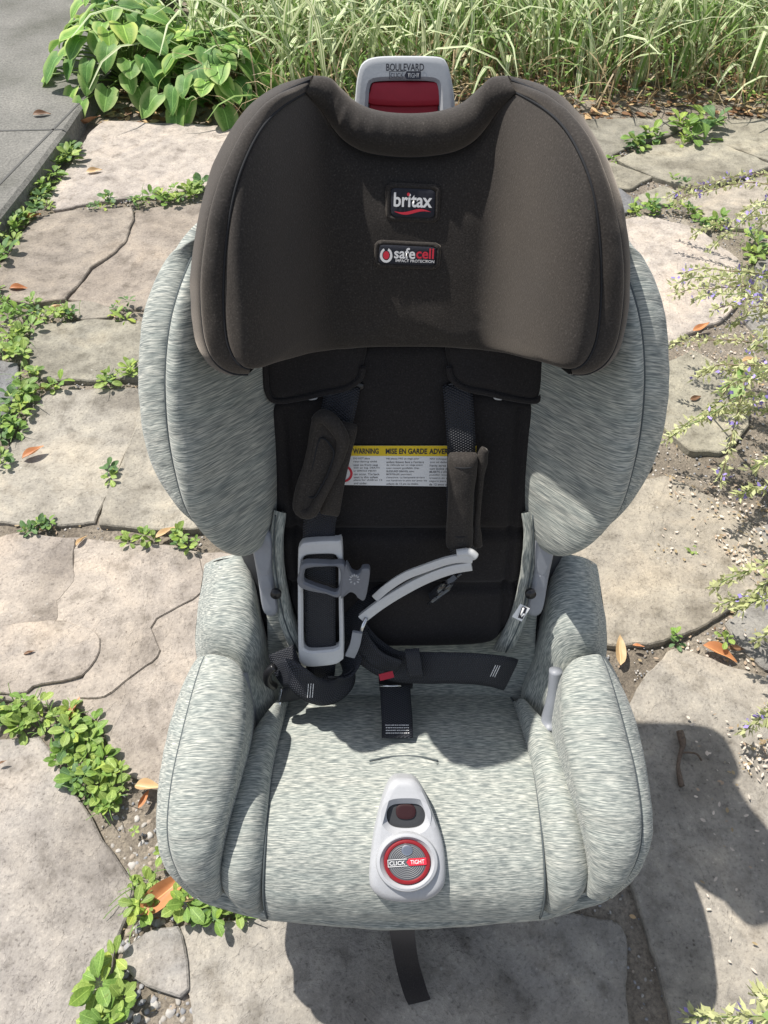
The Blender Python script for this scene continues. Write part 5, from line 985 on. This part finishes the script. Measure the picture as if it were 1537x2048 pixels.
# dried leaves
M['dry1'] = leaf_mat('orange_dry_leaf', (.44,.17,.07), (.60,.30,.13), trans=.15); M['dry2'] = leaf_mat('tan_dry_leaf', (.50,.33,.16), (.62,.45,.26), trans=.15); M['dry3'] = leaf_mat('brown_dry_leaf', (.14,.075,.04), (.24,.13,.07), trans=.1)
dl_lab = ['curled tan dry leaf lying on the speckled flagstone','small tan dry leaf standing at the layered stone edge','thin orange dry leaf upright in the weed patch','long orange curled dry leaf on pebbles by the seat front','tan dry leaf under the torn stone edge by pebbles','rust dry leaf beside the weed patch and pebbles','orange dry leaf upright beside the rear of the armrest','red orange dry leaf on the white pebbles','small red leaf fragment among the white pebbles','folded orange dry leaf in weeds by the path','dry leaf at the cracked stone corner','tan dry leaf in weeds under the cracked flagstone','dry leaf on the pale flagstone by the path','large brown dry leaf at the hosta corner','pale orange dry leaf beside the torso wing','tan dry leaf under the seat front by weeds','small brown leaf on the olive stone by flowering sprays','brown leaf scrap among pebbles by flowering sprays','pale curled leaf in weeds above the speckled flagstone','tiny brown leaf scrap on the layered flagstone','brown leaf scrap on the largest bare flagstone','brown dry leaf lying on the concrete path','dry leaf under the flowering sprays','orange leaf under the pale stone edge by sprays']
for i, (p, a, L) in enumerate(D['dry']):
    me = leaf_mesh('dry_leaf', L, L*random.uniform(.28,.42), ('dry1','dry2','dry1','dry1','dry2','dry1','dry2','dry1','dry1','dry1','dry1','dry2','dry2','dry3','dry2','dry2','dry3','dry3','dry2','dry3','dry3','dry3','dry2','dry1')[i], lance, fold=random.uniform(.5,1.1), droop=random.uniform(-.5,.3), n=10)
    o = link('dry_leaf', me, None); z = .006
    if inside(np.r_[cp_, left[::-1]], *p): z = .055
    o.location = (p[0]-.5*L*math.cos(a), p[1]-.5*L*math.sin(a), z); o.rotation_euler = (random.uniform(-.1,.1), random.uniform(-.5,.5), a-math.pi/2)
    tag(o, dl_lab[i], 'dry leaf', 'fallen dry leaves')
# twig
tw = tube('twig', D['twig'], .004, plain('grey_brown_bark', (.13,.095,.07), .85, .35, 300, .5), None, seat=False, rads=[.0055,.006,.0035,.0030,.0028,.004,.0045], k=8, n=30)
tube('side_shoot', [D['twig'][2], np.array(D['twig'][2])+(.02,-.004,.006), np.array(D['twig'][2])+(.028,-.014,.003)], .0016, tw.data.materials[0], tw, seat=False)
tag(tw, 'short broken twig lying in the shade on the grey flagstone', 'twig')
# ---- grass bed
def blades(name, spots, Lr, Wr, mat, lean, n=7):
    V = []; F_ = []; UV = []
    for (x, y, z) in spots:
        L = random.uniform(*Lr); w_ = random.uniform(*Wr); a = random.uniform(0, 2*math.pi); ln = random.uniform(*lean); b0 = len(V); tw_ = random.uniform(-.8,.8); so_ = random.random()
        d = np.array((math.cos(a), math.sin(a))); sd = np.array((-d[1], d[0])); ang = random.uniform(.0,.75); px_ = np.array((x, y, z), float); uo = random.uniform(-40, 40)
        for i in range(n):
            t = i/(n-1); ww = w_*(.75+.5*t if t < .35 else 1-(t-.35)**1.6*1.65)*.5; ww = max(ww, .0006)
            th = tw_*t; s3 = np.array((sd[0]*math.cos(th), sd[1]*math.cos(th), math.sin(th)*.6))
            V += [px_-s3*ww, px_+s3*ww]; UV += [(uo-.5, t), (uo+.5, t)]
            q = ang+ln*t**1.5; px_ = px_+np.array((d[0]*math.sin(q), d[1]*math.sin(q), math.cos(q)))*L/(n-1)
        for i in range(n-1): F_.append((b0+2*i, b0+2*i+1, b0+2*i+3, b0+2*i+2))
    o = link(name, mesh(name, V, F_, UV), mat); return o
gs = []; 
def gb(x): return 2.80+.10*math.sin(x*2.1)+.05*math.sin(x*7)+(.12 if x < -.55 else 0)      # front edge of the bed
def spots(n, x0, x1, d0, d1, pw=1.):
    out = []
    for _ in range(n):
        x = random.uniform(x0, x1); out.append((x, gb(x)+d0+(d1-d0)*random.random()**pw, -.02))
    return out
g1 = blades('ribbon_grass', spots(3000, -.80, 3.2, .10, 2.2, 1.0), (.30,.66), (.011,.024), 'ribbon', (.9,2.6)); tag(g1, 'striped cream and green ribbon grass filling the bed behind the patio', 'grass', kind='stuff')
g2 = blades('green_grass', spots(3400, -.75, 3.4, .06, 2.4, .9), (.20,.50), (.006,.014), 'gblade', (.6,2.4)); tag(g2, 'plain green grass blades among the striped grass bed', 'grass', kind='stuff')
g3 = blades('dry_grass', spots(2100, -.6, 3.4, -.02, .9), (.08,.36), (.003,.007), 'straw', (1.,2.8)); tag(g3, 'dry straw coloured grass at the front of the bed', 'dry grass', kind='stuff')
g4 = blades('joint_grass', WEED_TUFTS, (.015,.055), (.0012,.0028), 'gblade', (.6,2.2)); tag(g4, 'thin short grass blades sprouting among weeds in the joints', 'grass', kind='stuff')
# leaf litter under the grass
V = []; F_ = []; 
bm_spots = [(x, y) for x, y, z in spots(5200, -1.0, 3.2, -.10, .8)]
def litter(name, pts, smin, smax, mats, label, zz_=.0, cat='leaf litter'):
    V = []; F_ = []; mi = []
    for (x, y) in pts:
        s = random.uniform(smin, smax); a = random.uniform(0, 6.3); b = random.uniform(.25,.6); b0 = len(V); cu_ = random.uniform(-.4,.7)
        d = np.array((math.cos(a), math.sin(a))); e = np.array((-d[1], d[0])); zc = zz_(x, y) if callable(zz_) else zz_
        for u, v in ((-1,0),(-.4,.5),(.4,.5),(1,0),(.4,-.5),(-.4,-.5)):
            p = d*u*s/2+e*v*s*b; V.append((x+p[0], y+p[1], zc+.002+s*.22*abs(u)*cu_+random.uniform(0,.15)*s))
        F_ += [(b0,b0+1,b0+5),(b0+1,b0+2,b0+4,b0+5),(b0+2,b0+3,b0+4)]; mi += [random.randrange(len(mats))]*3
    me = mesh(name, V, F_, [(0.3,0.3)]*len(V)); 
    for m_ in mats: me.materials.append(M[m_])
    me.polygons.foreach_set('material_index', mi); o = link(name, me, None); tag(o, label, cat, kind='stuff'); return o
litter('leaf_litter', bm_spots, .015, .05, ['dry3','dry3','dry2','straw'], 'brown leaf litter lying under the front of the grass bed', -.012)
def pz(x, y): return .006 if not free(x, y) else -.010
pts = []
for q, n_ in D['litter']: pts += [tuple(quad_rand(q)) for _ in range(n_)]
M['petal'] = plain('faded_petal', (.58,.50,.42), .8, .2); M['petal2'] = plain('brown_petal', (.36,.27,.19), .8, .2)
litter('fallen_petals', pts, .003, .010, ['petal','petal','petal2','straw'], 'faded petals and husks scattered on the flagstones by the flowering sprays', pz, 'petals')
jp = []
for _ in range(6000):
    x, y = random.uniform(-1.2,1.3), random.uniform(.08, 2.6)
    if free(x, y): jp.append((x, y))
    if len(jp) > 900: break
litter('joint_debris', jp, .003, .011, ['dry3','petal2','straw','dry2'], 'crumbled leaf scraps and husks lying in the soil of the joints', -.009, 'leaf debris')
gc = [(x, y) for x, y, z in spots(1500, -.5, 3.2, -.06, .6)]
litter('ground_cover', gc, .012, .035, ['weed','weed2','weed3'], 'small green ground cover leaves at the front of the grass bed', lambda x, y: random.uniform(0,.07), 'ground cover')
# ---- hosta clump
hosta_me = [leaf_mesh('leaf', 1, .92, m_, heart, fold=.18, droop=d_, n=12, cols=9) for m_ in ('hosta','hosta2') for d_ in (.55,.9,.3)]
def hosta(cx, cy, n, r, h, s, label):
    e = bpy.data.objects.new('hosta_plant', None); C.objects.link(e); e.location = (cx, cy, -.01); tag(e, label, 'plant', 'hostas beside the grass bed')
    for i in range(n):
        t = (i+.5)/n; a = i*2.39996+random.uniform(-.2,.2); rr = r*math.sqrt(t)*random.uniform(.85,1.1); z = h*(1-t**1.3*.78)+random.uniform(-.02,.02)
        lf = bpy.data.objects.new('leaf', random.choice(hosta_me[:3] if random.random() < .7 else hosta_me[3:])); C.objects.link(lf); lf.parent = e
        x, y = rr*math.cos(a), rr*math.sin(a); q = s*random.uniform(.75,1.15); lf.scale = (q, q, q); lf.location = (x, y, max(.03, z))
        lf.rotation_euler = (random.uniform(-.55,.15)-.45*t, random.uniform(-.3,.3), a-math.pi/2+random.uniform(-.3,.3))
        tube('leaf_stalk', [(0,0,0), (x*.45, y*.45, max(.03,z)*.75), (x, y, max(.03,z))], .003, 'stem', e, seat=False, k=5, n=8)
hosta(-.95, 3.08, 84, .30, .25, .088, 'heart leaved hosta with pale leaf margins overhanging the concrete path corner')
hosta(-.62, 2.95, 64, .24, .20, .088, 'heart leaved hosta with pale margins half under the striped grass')
hosta(-1.02, 3.75, 60, .30, .28, .088, 'hosta clump at the far end of the bed beside the path')
# ---- catmint sprays on the right
M['sage'] = leaf_mat('catmint_leaf', (.18,.31,.08), (.34,.46,.17), trans=.25); M['calyx'] = leaf_mat('dry_calyx', (.42,.46,.20), (.60,.61,.34), trans=.25); M['purple'] = plain('lilac_petal', (.34,.27,.66), .7, .2); M['purple2'] = plain('violet_petal', (.16,.10,.44), .7, .2)
plants = {}
roots = [('far', 1.1, 9, 'catmint plant with lilac flowers leaning over the far pale flagstone'), ('mid', .62, 1.1, 'catmint plant with sage leaves and lilac flowers beside the weathered patio edge'), ('near', -1, .62, 'sparse catmint sprays with few lilac flowers at the patio edge near the seat')]
def leaflet(V, F_, p, d, L, w_, up):
    d = np.array(d); d /= np.linalg.norm(d)+1e-9; s_ = np.cross(d, up); s_ /= np.linalg.norm(s_)+1e-9; b0 = len(V)
    V += [p, p+d*L*.45+s_*w_, p+d*L, p+d*L*.45-s_*w_]; F_.append((b0, b0+1, b0+2, b0+3))
for nm, y0, y1, lab in roots:
    sp = [(np.array(t), np.array(r)) for t, r in D['sprays'] if y0 <= t[1] < y1]
    if not sp: continue
    rc = np.mean([r for t, r in sp], 0); e = bpy.data.objects.new('catmint_plant', None); C.objects.link(e); e.location = (rc[0], rc[1], -.01); tag(e, lab, 'plant', 'catmint along the patio edge')
    LV, LF, CV, CF, PV, PF = [], [], [], [], [], []
    for t, r in sp:
        t = t-np.array(e.location); r = r-np.array(e.location); mid = (t+r)/2+np.array((0,0,.10+.1*random.random()))+np.random.normal(0,.02,3); P = catmull([r, mid, t*.75+mid*.25+np.array((0,0,.02)), t], 44)
        tube('stem', P, .0016, random.choice(('stem','stem','bstem')), e, seat=False, k=5, res=False, rads=[.0022,.0016,.0009])
        for i in range(8, 44):
            f = i/43; dirv = P[min(43,i+1)]-P[i-1]
            if f < .62 and i % 3 == 0:
                for s in (1,-1):
                    a = random.uniform(0,6.3); leaflet(LV, LF, P[i], dirv/np.linalg.norm(dirv)*.6+np.array((math.cos(a),math.sin(a),random.uniform(-.1,.5)))*.9, random.uniform(.016,.038), random.uniform(.005,.012), np.array((0,0,1.)))
            if f >= .60:
                for _ in range(8):
                    v = np.random.normal(0,1,3); leaflet(CV, CF, P[i]+v*.002, v+dirv/np.linalg.norm(dirv)*.8, random.uniform(.008,.019), random.uniform(.0018,.0040), np.random.normal(0,1,3))
                if random.random() < .20:
                    for _ in range(5):
                        v = np.random.normal(0,1,3); leaflet(PV, PF, P[i]+v*.004, v+np.array((0,0,.4)), random.uniform(.007,.013), random.uniform(.0025,.005), np.random.normal(0,1,3))
        if random.random() < .5:
            i = random.randint(16, 30)
            for s in (1,-1): leaflet(LV, LF, P[i], np.random.normal(0,1,3)*np.array((1,1,.3)), .04, .014, np.array((0,0,1.)))
    for nm_, V_, F2, mt in (('leaves', LV, LF, 'sage'), ('calyces', CV, CF, 'calyx'), ('flowers', PV, PF, 'purple')):
        if V_:
            o = link(nm_, mesh(nm_, V_, F2, [(.4,.4)]*len(V_)), mt, e, smooth=False); o['kind'] = 'stuff'
